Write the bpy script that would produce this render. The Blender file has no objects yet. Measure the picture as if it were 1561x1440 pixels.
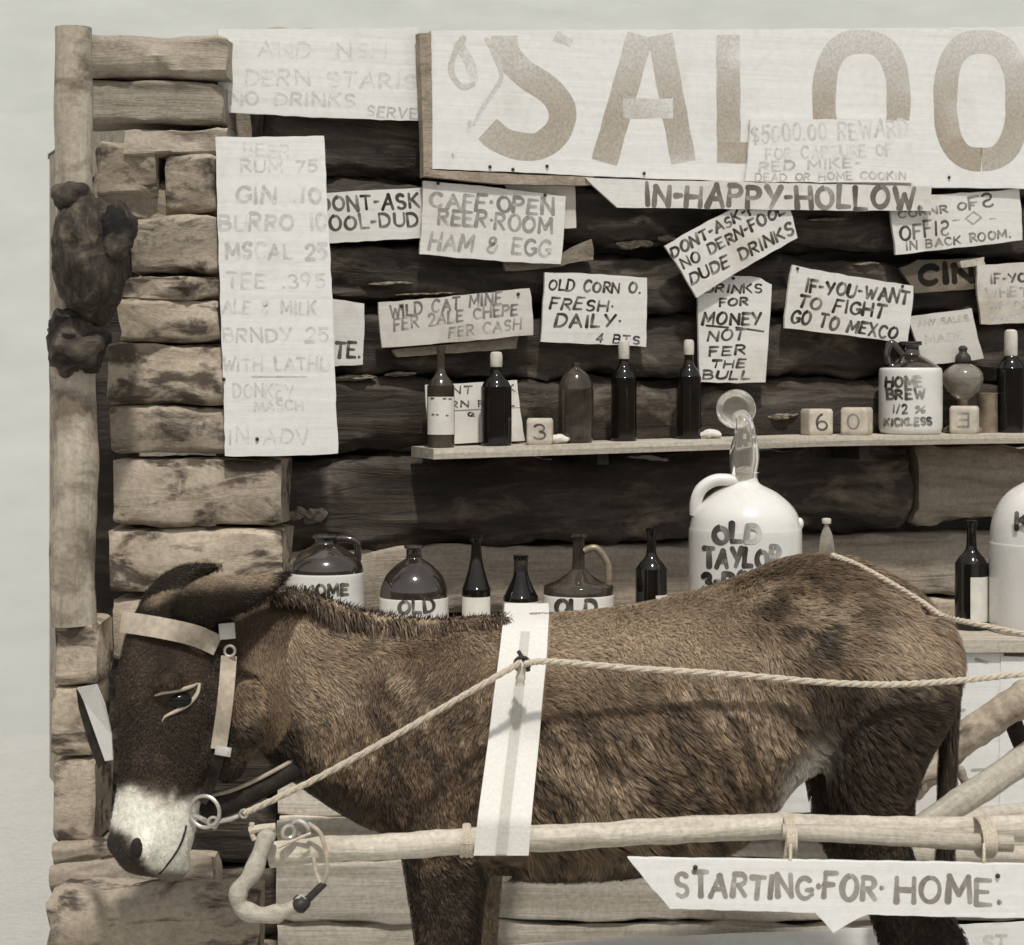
import bpy, math, random
import numpy as np
from mathutils import Vector, Matrix, noise, kdtree
from mathutils.bvhtree import BVHTree

R = math.radians
rnd = random.Random(11)
scene = bpy.context.scene

# ------------------------------------------------------------------ camera
S = 0.507 / 1561.0          # metres per photo pixel at one metre
EYE, HX, HY = 1.58, 780.5, 560.0
cd = bpy.data.cameras.new('camera')
cam = bpy.data.objects.new('camera', cd)
scene.collection.objects.link(cam)
cam.location = (0, 0, EYE)
cam.rotation_euler = (R(90), 0, 0)
cd.lens = 36.0 / 0.507
cd.sensor_width = 36.0
cd.shift_y = -160.0 / 1561.0
cd.clip_end = 3000
cd.dof.use_dof = True
cd.dof.focus_distance = 4.6
cd.dof.aperture_fstop = 9.0
scene.camera = cam

# ------------------------------------------------------------------ sky, sun, exposure
TOSUN = Vector((0.08, -0.475, 0.88)).normalized()
world = bpy.data.worlds.new('World')
scene.world = world
world.use_nodes = True
wn, wl = world.node_tree.nodes, world.node_tree.links
bg = wn['Background']
sky = wn.new('ShaderNodeTexSky')
sky.sky_type = 'NISHITA'
sky.sun_disc = False
sky.sun_elevation = math.asin(TOSUN.z)
sky.sun_rotation = math.atan2(TOSUN.x, TOSUN.y)
sky.dust_density = 1.0
hs = wn.new('ShaderNodeHueSaturation')
hs.inputs['Saturation'].default_value = 0.03      # a toned monochrome print: the sky has next to no colour
wl.new(sky.outputs[0], hs.inputs['Color'])
wl.new(hs.outputs[0], bg.inputs['Color'])
bg.inputs['Strength'].default_value = 0.125
sl = bpy.data.lights.new('sun', 'SUN')
sl.energy = 2.9
sl.angle = R(3.0)
sl.color = (1.0, 0.96, 0.90)
so = bpy.data.objects.new('sun', sl)
scene.collection.objects.link(so)
so.rotation_euler = TOSUN.to_track_quat('Z', 'Y').to_euler()
scene.view_settings.view_transform = 'Standard'
scene.view_settings.look = 'None'
scene.view_settings.exposure = 0.0
scene.view_settings.gamma = 1.0

# ------------------------------------------------------------------ helpers
frames = {}
COL = scene.collection


def P(px, py, d):
    return Vector(((px - HX) * S * d, d, EYE - (py - HY) * S * d))


def ray(px, py):
    return Vector(((px - HX) * S, 1.0, -(py - HY) * S))


C0 = Vector((0, 0, EYE))


class Plane:
    def __init__(s, p0, n):
        s.p0, s.n = p0, n.normalized()

    def hit(s, px, py, off=0.0):
        r = ray(px, py)
        t = (s.p0 + s.n * off - C0).dot(s.n) / r.dot(s.n)
        return C0 + r * t


def tag(o, label=None, cat=None, group=None, kind=None):
    if label: o['label'] = label
    if cat: o['category'] = cat
    if group: o['group'] = group
    if kind: o['kind'] = kind
    return o


def empty(name, loc, label, cat, group=None, yaw=0.0):
    o = bpy.data.objects.new(name, None)
    COL.objects.link(o)
    M = Matrix.Translation(Vector(loc)) @ Matrix.Rotation(yaw, 4, 'Z')
    o.matrix_world = M
    o.empty_display_size = 0.05
    frames[o] = M
    return tag(o, label, cat, group)


def put(name, verts, faces, mat, parent=None, M=None, smooth=True, cols=None):
    """verts in world space -> one mesh object, local to its frame"""
    V = np.array([tuple(v) for v in verts], dtype=np.float64) if not isinstance(verts, np.ndarray) else verts
    if M is None:
        if parent is not None:
            M = frames[parent]
        else:
            lo, hi = V.min(0), V.max(0)
            M = Matrix.Translation(Vector(((lo[0] + hi[0]) / 2, (lo[1] + hi[1]) / 2, lo[2])))
    Mi = np.array(M.inverted())
    L = V @ Mi[:3, :3].T + Mi[:3, 3]
    me = bpy.data.meshes.new(name)
    me.from_pydata(L.tolist(), [], faces)
    me.validate()
    if smooth:
        me.polygons.foreach_set('use_smooth', [True] * len(me.polygons))
        me.set_sharp_from_angle(angle=R(42))
    if cols is not None:
        a = me.color_attributes.new('Col', 'FLOAT_COLOR', 'POINT')
        c = np.ones((len(L), 4))
        c[:, :3] = cols
        a.data.foreach_set('color', c.ravel())
    me.materials.append(mat)
    me.update()
    o = bpy.data.objects.new(name, me)
    COL.objects.link(o)
    if parent is not None:
        o.parent = parent
        o.matrix_parent_inverse = Matrix.Identity(4)
        o.matrix_basis = frames[parent].inverted() @ M
    else:
        o.matrix_world = M
    frames[o] = M
    return o


class MB:
    """several shapes joined into one mesh"""
    def __init__(s):
        s.v, s.f = [], []

    def add(s, vf):
        v, f = vf
        n = len(s.v)
        s.v += [tuple(x) for x in v]
        s.f += [tuple(i + n for i in q) for q in f]
        return s

    def put(s, name, mat, parent=None, **k):
        return put(name, s.v, s.f, mat, parent, **k)


def loft(rings, cap=True):
    n = len(rings[0])
    v = [p for r in rings for p in r]
    f = []
    for i in range(len(rings) - 1):
        for j in range(n):
            a, b = i * n + j, i * n + (j + 1) % n
            f.append((a, b, b + n, a + n))
    if cap:
        f.append(tuple(range(n - 1, -1, -1)))
        f.append(tuple((len(rings) - 1) * n + j for j in range(n)))
    return v, f


def ring(c, U, V, n=24, p=2.0, vneg=None, uneg=None):
    out = []
    for j in range(n):
        a = 2 * math.pi * j / n
        ca, sa = math.cos(a), math.sin(a)
        x = math.copysign(abs(ca) ** (2 / p), ca)
        y = math.copysign(abs(sa) ** (2 / p), sa)
        uu = U if (x >= 0 or uneg is None) else uneg
        vv = V if (y >= 0 or vneg is None) else vneg
        out.append(c + uu * x + vv * y)
    return out


def tube(pts, rad, n=10, cap=True, flat=None):
    pts = [Vector(p) for p in pts]
    if not hasattr(rad, '__len__'):
        rad = [rad] * len(pts)
    rings = []
    up = None
    for i, p in enumerate(pts):
        t = (pts[min(i + 1, len(pts) - 1)] - pts[max(i - 1, 0)]).normalized()
        if up is None:
            up = Vector((0, 0, 1)) if abs(t.z) < 0.9 else Vector((1, 0, 0))
        a = t.cross(up).normalized()
        up = a.cross(t).normalized()
        rings.append([p + (a * math.cos(2 * math.pi * k / n) + up * math.sin(2 * math.pi * k / n)) * rad[i] for k in range(n)])
    return loft(rings, cap)


def smooth_path(pts, k=6):
    pts = [Vector(p) for p in pts]
    out = []
    for i in range(len(pts) - 1):
        p0, p1, p2, p3 = pts[max(i - 1, 0)], pts[i], pts[i + 1], pts[min(i + 2, len(pts) - 1)]
        for j in range(k):
            t = j / k
            out.append(0.5 * ((2 * p1) + (p2 - p0) * t + (2 * p0 - 5 * p1 + 4 * p2 - p3) * t * t + (3 * p1 - p0 - 3 * p2 + p3) * t ** 3))
    out.append(pts[-1])
    return out


def lathe(base, prof, seg=40):
    base = Vector(base)
    rings = [[base + Vector((r * math.cos(2 * math.pi * k / seg), r * math.sin(2 * math.pi * k / seg), h)) for k in range(seg)] for r, h in prof]
    return loft(rings, True)


def spl(prof, k=5):
    """smooth a lathe profile"""
    q = smooth_path([Vector((max(r, 1e-4), h, 0)) for r, h in prof], k)
    return [(max(p.x, 1e-4), p.y) for p in q]


def sph(c, rx, ry, rz, n=16, m=10):
    rings = []
    c = Vector(c)
    for i in range(m + 1):
        th = math.pi * (0.02 + 0.96 * i / m)
        rings.append([c + Vector((rx * math.sin(th) * math.cos(2 * math.pi * k / n), ry * math.sin(th) * math.sin(2 * math.pi * k / n), -rz * math.cos(th))) for k in range(n)])
    return loft(rings)


def torus(c, R1, r, ax=Vector((0, 1, 0)), n=28, m=8, a0=0, a1=360):
    ax = ax.normalized()
    u = ax.cross(Vector((0, 0, 1)))
    if u.length < 0.1: u = Vector((1, 0, 0))
    u.normalize()
    w = ax.cross(u)
    pts = [Vector(c) + (u * math.cos(R(a0 + (a1 - a0) * i / n)) + w * math.sin(R(a0 + (a1 - a0) * i / n))) * R1 for i in range(n + 1)]
    return tube(pts, r, m)


# ------------------------------------------------------------------ materials
def nodes(name):
    m = bpy.data.materials.new(name)
    m.use_nodes = True
    return m, m.node_tree.nodes, m.node_tree.links, m.node_tree.nodes['Principled BSDF']


def mapped(n, l, scale, coord='Object'):
    tc = n.new('ShaderNodeTexCoord')
    oi = n.new('ShaderNodeObjectInfo')
    mul = n.new('ShaderNodeVectorMath'); mul.operation = 'MULTIPLY_ADD'
    cmb = n.new('ShaderNodeCombineXYZ')
    for i in range(3): l.new(oi.outputs['Random'], cmb.inputs[i])
    mul.inputs[1].default_value = (37.0, 53.0, 71.0)
    l.new(cmb.outputs[0], mul.inputs[0])
    l.new(tc.outputs[coord], mul.inputs[2])
    mp = n.new('ShaderNodeMapping')
    mp.inputs['Scale'].default_value = scale
    l.new(mul.outputs[0], mp.inputs['Vector'])
    return mp.outputs[0], oi.outputs['Random'], mul.outputs[0]


def tex(n, l, vec, scale, detail=6, rough=0.6, dist=0.0):
    t = n.new('ShaderNodeTexNoise')
    t.inputs['Scale'].default_value = scale
    t.inputs['Detail'].default_value = detail
    t.inputs['Roughness'].default_value = rough
    t.inputs['Distortion'].default_value = dist
    l.new(vec, t.inputs['Vector'])
    return t.outputs['Fac']


def ramp(n, l, fac, stops):
    r = n.new('ShaderNodeValToRGB')
    els = r.color_ramp.elements
    while len(els) < len(stops): els.new(0.5)
    for e, (p, c) in zip(els, stops):
        e.position = p
        e.color = (*c, 1) if len(c) == 3 else c
    l.new(fac, r.inputs['Fac'])
    return r.outputs['Color']


def mixc(n, l, fac, a, b, mode='MIX'):
    m = n.new('ShaderNodeMix'); m.data_type = 'RGBA'; m.blend_type = mode
    if isinstance(fac, float): m.inputs['Factor'].default_value = fac
    else: l.new(fac, m.inputs['Factor'])
    for s, x in (('A', a), ('B', b)):
        k = [i for i in m.inputs if i.name == s and i.type == 'RGBA'][0]
        if isinstance(x, tuple): k.default_value = (*x, 1)
        else: l.new(x, k)
    return [o for o in m.outputs if o.type == 'RGBA'][0]


def bump(n, l, bs, h, strength, dist=0.01):
    b = n.new('ShaderNodeBump')
    b.inputs['Strength'].default_value = strength
    b.inputs['Distance'].default_value = dist
    l.new(h, b.inputs['Height'])
    l.new(b.outputs[0], bs.inputs['Normal'])


def wood(name, dark, mid, light, grain=(1.6, 18, 18), rough=0.75, patch=None, bs_=0.8, spec=0.3, pscale=4.0, plo=0.52, phi=0.66):
    m, n, l, b = nodes(name)
    v, rndv, raw = mapped(n, l, grain)
    g = tex(n, l, v, 1.0, 9, 0.65, 0.6)
    c = ramp(n, l, g, [(0.26, dark), (0.5, mid), (0.78, light)])
    if patch:
        mp = n.new('ShaderNodeMapping'); mp.inputs['Scale'].default_value = (0.55, 1, 1.2); l.new(raw, mp.inputs['Vector'])
        q = tex(n, l, mp.outputs[0], pscale, 7, 0.62, 0.4)
        fac = ramp(n, l, q, [(plo, (0, 0, 0)), (phi, (1, 1, 1))])
        c = mixc(n, l, fac, c, patch)
    fine = tex(n, l, raw, 90, 4, 0.7)
    c = mixc(n, l, 0.55, c, ramp(n, l, fine, [(0.3, (0.45, 0.45, 0.45)), (0.6, (1, 1, 1))]), 'MULTIPLY')
    hv = n.new('ShaderNodeHueSaturation')
    mr = n.new('ShaderNodeMapRange'); mr.inputs[3].default_value = 0.78; mr.inputs[4].default_value = 1.22
    l.new(rndv, mr.inputs[0]); l.new(mr.outputs[0], hv.inputs['Value']); l.new(c, hv.inputs['Color'])
    l.new(hv.outputs[0], b.inputs['Base Color'])
    b.inputs['Roughness'].default_value = rough
    b.inputs['Specular IOR Level'].default_value = spec
    bump(n, l, b, g, bs_, 0.012)
    return m


def plain(name, col, rough=0.6, spec=0.4, var=0.25, scale=30, b_=0.2, coat=0.0, metal=0.0):
    m, n, l, b = nodes(name)
    v, rv, raw = mapped(n, l, (1, 1, 1))
    t = tex(n, l, raw, scale, 6, 0.65)
    lo = tuple(x * (1 - var) for x in col); hi = tuple(min(1, x * (1 + var)) for x in col)
    l.new(ramp(n, l, t, [(0.3, lo), (0.7, hi)]), b.inputs['Base Color'])
    mr = n.new('ShaderNodeMapRange'); mr.inputs[1].default_value = .3; mr.inputs[2].default_value = .75
    mr.inputs[3].default_value = rough * .8; mr.inputs[4].default_value = min(1, rough * 1.5 + .04)
    l.new(tex(n, l, raw, 24, 6, .75, .5), mr.inputs[0]); l.new(mr.outputs[0], b.inputs['Roughness'])
    b.inputs['Specular IOR Level'].default_value = spec
    b.inputs['Coat Weight'].default_value = coat
    b.inputs['Coat Roughness'].default_value = 0.08
    b.inputs['Metallic'].default_value = metal
    if b_: bump(n, l, b, t, b_, 0.004)
    return m


def board(name, col, stain, lo=0.50, hi=0.72, rough=0.7):
    """painted / paper-faced sign board with stains and dirt"""
    m, n, l, b = nodes(name)
    v, rv, raw = mapped(n, l, (1, 1, 1))
    t = tex(n, l, raw, 5, 8, 0.62, 0.3)
    c = ramp(n, l, t, [(0.3, col), (lo, col), (hi, stain)])
    f = tex(n, l, raw, 55, 5, 0.7)
    c = mixc(n, l, 0.5, c, ramp(n, l, f, [(0.25, (0.80, 0.79, 0.77)), (0.55, (1, 1, 1))]), 'MULTIPLY')
    gv = n.new('ShaderNodeMapping'); gv.inputs['Scale'].default_value = (2, 2, 60); l.new(raw, gv.inputs['Vector'])
    g = tex(n, l, gv.outputs[0], 1, 5, 0.6)
    c = mixc(n, l, 0.35, c, ramp(n, l, g, [(0.3, (0.8, 0.78, 0.75)), (0.6, (1, 1, 1))]), 'MULTIPLY')
    l.new(c, b.inputs['Base Color'])
    b.inputs['Roughness'].default_value = rough
    b.inputs['Specular IOR Level'].default_value = 0.25
    bump(n, l, b, g, 0.25, 0.004)
    return m


def attr_mat(name, rough=0.8, spec=0.15, noise_amt=0.0, scale=60, b_=0.0):
    m, n, l, b = nodes(name)
    a = n.new('ShaderNodeVertexColor'); a.layer_name = 'Col'
    c = a.outputs['Color']
    if noise_amt:
        v, rv, raw = mapped(n, l, (1, 1, 1))
        t = tex(n, l, raw, scale, 6, 0.7)
        c = mixc(n, l, noise_amt, c, ramp(n, l, t, [(0.3, (0.35, 0.35, 0.35)), (0.62, (1.15, 1.15, 1.15))]), 'MULTIPLY')
        if b_: bump(n, l, b, t, b_, 0.006)
    l.new(c, b.inputs['Base Color'])
    b.inputs['Roughness'].default_value = rough
    b.inputs['Specular IOR Level'].default_value = spec
    return m


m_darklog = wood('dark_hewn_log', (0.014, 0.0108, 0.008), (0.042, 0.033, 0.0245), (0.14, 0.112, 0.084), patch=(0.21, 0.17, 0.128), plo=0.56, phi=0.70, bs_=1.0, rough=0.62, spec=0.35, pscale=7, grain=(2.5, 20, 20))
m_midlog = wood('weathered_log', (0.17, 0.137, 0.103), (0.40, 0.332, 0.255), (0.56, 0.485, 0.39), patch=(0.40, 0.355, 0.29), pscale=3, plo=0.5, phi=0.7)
m_lightlog = wood('pale_log', (0.25, 0.202, 0.148), (0.41, 0.342, 0.262), (0.53, 0.462, 0.368), patch=(0.085, 0.066, 0.05), pscale=13, plo=0.50, phi=0.60, bs_=0.7, grain=(5, 13, 13))
m_greylog = wood('sun_bleached_log', (0.27, 0.228, 0.178), (0.38, 0.327, 0.26), (0.47, 0.412, 0.338), patch=(0.17, 0.14, 0.11), pscale=6, plo=0.58, phi=0.72)
m_post = wood('peeled_post', (0.24, 0.20, 0.155), (0.40, 0.35, 0.275), (0.52, 0.46, 0.375), grain=(20, 20, 1.4), patch=(0.17, 0.135, 0.10), plo=0.54, phi=0.66, pscale=7)
m_burl = wood('burl_wood', (0.05, 0.04, 0.03), (0.13, 0.105, 0.08), (0.36, 0.30, 0.23), grain=(14, 14, 9), patch=(0.012, 0.010, 0.009), pscale=5, plo=0.46, phi=0.58)
m_burldark = wood('charred_burl', (0.016, 0.013, 0.010), (0.05, 0.040, 0.030), (0.16, 0.13, 0.098), grain=(45, 45, 16), patch=(0.24, 0.195, 0.145), pscale=9, plo=0.56, phi=0.70, bs_=1.0)
m_plank = wood('bar_plank', (0.46, 0.405, 0.325), (0.62, 0.56, 0.47), (0.70, 0.645, 0.56), grain=(1.2, 26, 26), patch=(0.30, 0.245, 0.18), pscale=3, plo=0.56, phi=0.75, bs_=0.4)
m_shelf = wood('shelf_plank', (0.36, 0.315, 0.25), (0.52, 0.465, 0.38), (0.62, 0.57, 0.48), grain=(1.2, 26, 26), patch=(0.28, 0.23, 0.17), pscale=6, plo=0.6, phi=0.75, bs_=0.4)
m_slat = wood('highlight_slat_wood', (0.16, 0.125, 0.09), (0.30, 0.25, 0.19), (0.42, 0.36, 0.28), grain=(1.6, 26, 26))
m_frame = wood('sign_frame_wood', (0.17, 0.135, 0.10), (0.31, 0.255, 0.195), (0.42, 0.355, 0.28), grain=(2, 20, 20))
m_pole = wood('peeled_pole', (0.30, 0.255, 0.195), (0.53, 0.48, 0.395), (0.66, 0.61, 0.53), grain=(2.2, 22, 22), patch=(0.20, 0.155, 0.11), pscale=7, plo=0.63, phi=0.74, bs_=0.7)
m_white = board('white_board', (0.70, 0.69, 0.655), (0.54, 0.50, 0.435), 0.52, 0.75)
m_white2 = board('bright_board', (0.76, 0.76, 0.735), (0.66, 0.64, 0.60), 0.55, 0.8)
m_cream = board('cream_board', (0.60, 0.57, 0.52), (0.40, 0.345, 0.27), 0.48, 0.7)
m_tan = board('tan_board', (0.40, 0.345, 0.27), (0.27, 0.22, 0.165), 0.45, 0.65)
m_brownboard = board('brown_board', (0.13, 0.105, 0.08), (0.30, 0.25, 0.19), 0.45, 0.6)
m_ink = attr_mat('sign_paint', 0.75, 0.15, 0.45, 130)
m_bottle = plain('dark_bottle_glass', (0.008, 0.0065, 0.005), 0.06, 0.5, 0.3, 20, 0.0)
m_amber = plain('smoky_glass', (0.042, 0.033, 0.025), 0.09, 0.6, 0.8, 12, 0.05)
m_brownglaze = plain('brown_stoneware_glaze', (0.028, 0.021, 0.016), 0.10, 0.6, 0.5, 22, 0.12, coat=0.8)
m_whiteglaze = plain('white_stoneware_glaze', (0.70, 0.685, 0.645), 0.22, 0.5, 0.06, 9, 0.05, coat=0.4)
m_paper = plain('paper_label', (0.66, 0.635, 0.575), 0.75, 0.2, 0.12, 25, 0.1)
m_cork = plain('pale_bottle_cap', (0.56, 0.52, 0.45), 0.5, 0.4, 0.2, 40, 0.2)
m_blockp = plain('worn_painted_block', (0.52, 0.465, 0.385), 0.7, 0.3, 0.2, 45, 0.3)
m_brass = plain('dull_brass', (0.26, 0.21, 0.15), 0.35, 0.5, 0.4, 30, 0.15, metal=0.35)
m_lampglass = plain('lamp_glass', (0.55, 0.50, 0.42), 0.07, 0.6, 0.35, 18, 0.05, coat=0.6)
m_hornmat = plain('clear_glass_horn', (0.80, 0.76, 0.68), 0.05, 0.6, 0.15, 14, 0.06)
for m_, tr_ in ((m_hornmat, .82), (m_lampglass, .7)):
    q_ = m_.node_tree.nodes['Principled BSDF']
    q_.inputs['Transmission Weight'].default_value = tr_
    q_.inputs['IOR'].default_value = 1.42
m_canvas = plain('canvas_webbing', (0.68, 0.66, 0.61), 0.85, 0.15, 0.07, 160, 0.3)
m_canvasd = plain('worn_canvas_stripe', (0.50, 0.48, 0.43), 0.85, 0.15, 0.10, 160, 0.3)
m_leather = plain('pale_worn_leather', (0.40, 0.34, 0.265), 0.6, 0.35, 0.25, 60, 0.3)
m_leatherd = plain('dark_leather', (0.026, 0.020, 0.016), 0.75, 0.2, 0.5, 30, 0.6)
m_rope = plain('hemp_rope', (0.56, 0.49, 0.39), 0.9, 0.1, 0.25, 220, 0.8)
m_steel = plain('worn_steel', (0.52, 0.49, 0.44), 0.30, 0.5, 0.3, 60, 0.2, metal=0.6)
m_iron = plain('dark_iron', (0.03, 0.026, 0.022), 0.5, 0.4, 0.4, 60, 0.2)
m_eye = plain('animal_eye', (0.006, 0.005, 0.004), 0.12, 0.3, 0.1, 10, 0.0)
m_hoof = plain('hoof_horn', (0.04, 0.033, 0.027), 0.5, 0.3, 0.3, 40, 0.2)
m_skin = attr_mat('animal_hide', 0.85, 0.1, 0.5, 90, 0.5)
m_fur = attr_mat('animal_hair', 0.5, 0.22)
m_chink = plain('broken_chinking', (0.22, 0.185, 0.145), 0.9, 0.1, 0.7, 70, 1.0)
m_sod = plain('sod_roof', (0.10, 0.085, 0.06), 0.95, 0.1, 0.5, 12, 0.8)

# ------------------------------------------------------------------ ground
gm, n, l, b = nodes('dusty_ground')
v, rv, raw = mapped(n, l, (1, 1, 1))
t1 = tex(n, l, raw, 1.4, 8, 0.65)
t2 = tex(n, l, raw, 40, 6, 0.7)
c = ramp(n, l, t1, [(0.3, (0.48, 0.475, 0.445)), (0.7, (0.55, 0.545, 0.515))])
c = mixc(n, l, 0.4, c, ramp(n, l, t2, [(0.3, (0.7, 0.68, 0.64)), (0.6, (1, 1, 1))]), 'MULTIPLY')
l.new(c, b.inputs['Base Color'])
b.inputs['Roughness'].default_value = 0.95
bump(n, l, b, t2, 0.6, 0.02)
gv, gf = [], []
NG = 60
for i in range(NG + 1):
    for j in range(NG + 1):
        a, bb = (i / NG * 2 - 1), (j / NG * 2 - 1)
        x = math.copysign(abs(a) ** 3, a) * 1200
        y = math.copysign(abs(bb) ** 3, bb) * 1200 + 4
        r = math.hypot(x, y - 4)
        z = 0.0 if r < 8 else 0.25 * noise.noise(Vector((x * 0.03, y * 0.03, 0)))
        gv.append((x, y, z))
for i in range(NG):
    for j in range(NG):
        k = i * (NG + 1) + j
        gf.append((k, k + NG + 1, k + NG + 2, k + 1))
tag(put('ground', gv, gf, gm, M=Matrix.Identity(4)), kind='structure')

# dark wooded slope added unseen behind the viewer to darken reflections and fill
hv_, hf_ = [], []
NU, NV = 60, 10
for i in range(NU + 1):
    ang = R(150 + 240 * i / NU)
    for j in range(NV + 1):
        t_ = j / NV
        rr_ = 16 + 22 * t_ + 2 * noise.noise(Vector((i * .5, j * .6, 2)))
        hv_.append((rr_ * math.cos(ang), 4 + rr_ * math.sin(ang), -0.3 + 8 * t_ ** .8 + 1.6 * t_ * noise.noise(Vector((i * .45, j * .8, 9)))))
for i in range(NU):
    for j in range(NV):
        k = i * (NV + 1) + j
        hf_.append((k, k + 1, k + NV + 2, k + NV + 1))
m_added_slope = plain('added_wooded_slope', (0.09, 0.082, 0.066), 0.95, 0.1, 0.6, 2.0, 0.5)
tag(put('added_hillside', hv_, hf_, m_added_slope, M=Matrix.Identity(4)), kind='structure')

# pale bluff added behind and beside the cabin as a blank, even backdrop
hv_, hf_ = [], []
NU, NV = 70, 26
for i in range(NU + 1):
    x_ = -60 + 120 * i / NU
    for j in range(NV + 1):
        t_ = j / NV
        y_ = 8.5 + 46 * t_
        z_ = -0.05 + 26 * t_ ** 1.25 + min(1, t_ * 5) * (.9 * noise.noise(Vector((x_ * .10, y_ * .13, 4))) + .35 * noise.noise(Vector((x_ * .4, y_ * .4, 1))))
        hv_.append((x_, y_, z_))
for i in range(NU):
    for j in range(NV):
        k = i * (NV + 1) + j
        hf_.append((k, k + NV + 1, k + NV + 2, k + 1))
m_added_bluff = plain('added_bluff', (0.40, 0.41, 0.385), 0.95, 0.05, 0.07, 1.2, 0.1)
tag(put('added_hillside', hv_, hf_, m_added_bluff, M=Matrix.Identity(4)), kind='structure')

# ------------------------------------------------------------------ log cabin
YAW = R(21)
WU = Vector((math.cos(YAW), math.sin(YAW), 0))
WN = Vector((math.sin(YAW), -math.cos(YAW), 0))
W0 = P(640, 560, 5.12)
wall = Plane(W0, WN)
cabin = empty('log_cabin', (W0.x, W0.y + 0.1, 0), 'old log cabin whose hewn log front is covered with hand lettered signs', 'cabin')


def hewn_log(p0, p1, h, dep, mat, parent, seed, amp=0.012, pw=4.5, name='log', ends=0.012, seg=None, gs=1.0):
    """a rough squared log from p0 to p1 (centres of its two ends)"""
    p0, p1 = Vector(p0), Vector(p1)
    ax = (p1 - p0); L = ax.length; ax.normalize()
    side = Vector((0, 0, 1)).cross(ax)
    if side.length < 0.2: side = Vector((0, 1, 0))
    side.normalize()
    up = ax.cross(side).normalized()
    N = seg or max(10, int(L / 0.022))
    K = 40
    rings = []
    for i in range(N + 1):
        t = i / N
        sq = 1.0
        if i == 0 or i == N: sq = 0.93
        c = p0 + ax * (L * t)
        wob = noise.noise(Vector((t * L * 1.5, seed * 3.1, 0))) * amp * 0.7
        rg = []
        for j in range(K):
            a = 2 * math.pi * j / K
            ca, sa = math.cos(a), math.sin(a)
            x = math.copysign(abs(ca) ** (2 / pw), ca) * dep / 2 * sq
            y = math.copysign(abs(sa) ** (2 / pw), sa) * h / 2 * sq
            q = Vector((t * L * 5, x * 12 + seed * 7.3, y * 12))
            dd = noise.fractal(q, 0.9, 2.1, 4) * amp + noise.noise(Vector((t * L * 22, x * 40 + seed, y * 55))) * amp * .28
            s = 1 + dd / (0.5 * min(h, dep))
            e = 0
            if i in (0, N): e = noise.noise(Vector((x * 20, y * 20, seed))) * ends
            rg.append(c + side * (x * s) + up * (y * s + wob) + ax * e)
        rings.append(rg)
    v, f = loft(rings)
    rot = Matrix((ax, side, up)).transposed().to_4x4()
    M = Matrix.Translation(p0) @ rot
    return put(name, v, f, mat, parent, M=M)


# front wall: courses of logs, bounds are heights read on the near (left) part of the wall
bounds = [52, 160, 272, 372, 470, 574, 694, 838, 950, 1068, 1190, 1310, 1440, 1512]
cmat = {0: m_greylog, 1: m_darklog}
depL = 0.2
lend = W0 - WU * 0.40
rend = W0 + WU * 3.2
zs = [EYE - (y - HY) * S * 5.12 for y in bounds]
for i in range(len(bounds) - 1):
    z0, z1 = zs[i + 1], zs[i]
    h = z1 - z0
    zc = (z0 + z1) / 2
    off = -depL / 2 - 0.012 * rnd.random()
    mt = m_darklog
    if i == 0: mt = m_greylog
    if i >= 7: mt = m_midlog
    dz = (rnd.random() - 0.5) * 0.02
    if i == 6:
        # a dark length spliced to a paler one on the right, under the shelf
        mid = wall.hit(1392, 760, 0)
        k = (mid - W0).dot(WU)
        a, m_ = lend + WN * off, W0 + WU * k + WN * off
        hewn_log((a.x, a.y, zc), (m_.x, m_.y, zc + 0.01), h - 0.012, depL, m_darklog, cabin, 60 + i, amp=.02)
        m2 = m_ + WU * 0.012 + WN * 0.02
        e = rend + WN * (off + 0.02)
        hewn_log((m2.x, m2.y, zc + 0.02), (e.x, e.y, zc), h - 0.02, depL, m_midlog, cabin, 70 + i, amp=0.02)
        continue
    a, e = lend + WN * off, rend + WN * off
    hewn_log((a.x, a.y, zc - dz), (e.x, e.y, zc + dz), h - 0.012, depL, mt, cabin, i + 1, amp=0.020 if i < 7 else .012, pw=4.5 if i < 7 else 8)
# dark filling behind the log courses, flat roof behind the wall head, other walls
def slab(c, u, w, dx, dy, dz):
    c = Vector(c); up = Vector((0, 0, 1))
    v = [c + u * (sx * dx / 2) + w * (sy * dy / 2) + up * (sz * dz) for sz in (0, 1) for sx, sy in ((-1, -1), (1, -1), (1, 1), (-1, 1))]
    return v, [(3, 2, 1, 0), (4, 5, 6, 7), (0, 1, 5, 4), (1, 2, 6, 5), (2, 3, 7, 6), (3, 0, 4, 7)]


ctr = W0 + WU * 1.4
top = zs[0] - 0.03
MB().add(slab((ctr.x - WN.x * 0.12, ctr.y - WN.y * 0.12, 0), WU, WN, 3.56, 0.05, top)).put('wall_filling', m_iron, cabin, smooth=False)
lw = lend - WN * 1.6
MB().add(slab((lw.x, lw.y, 0), WU, WN, 0.18, 2.9, top)).put('side_wall', m_midlog, cabin, smooth=False)
rw = rend - WN * 1.6
MB().add(slab((rw.x, rw.y, 0), WU, WN, 0.18, 2.9, top)).put('side_wall', m_midlog, cabin, smooth=False)
bw = ctr - WN * 3.05
MB().add(slab((bw.x, bw.y, 0), WU, WN, 3.6, 0.18, top)).put('back_wall', m_midlog, cabin, smooth=False)
rf = ctr - WN * 1.7
MB().add(slab((rf.x, rf.y, top + 0.004), WU, WN, 3.75, 3.0, 0.02)).put('roof', m_sod, cabin, smooth=False)

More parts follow.
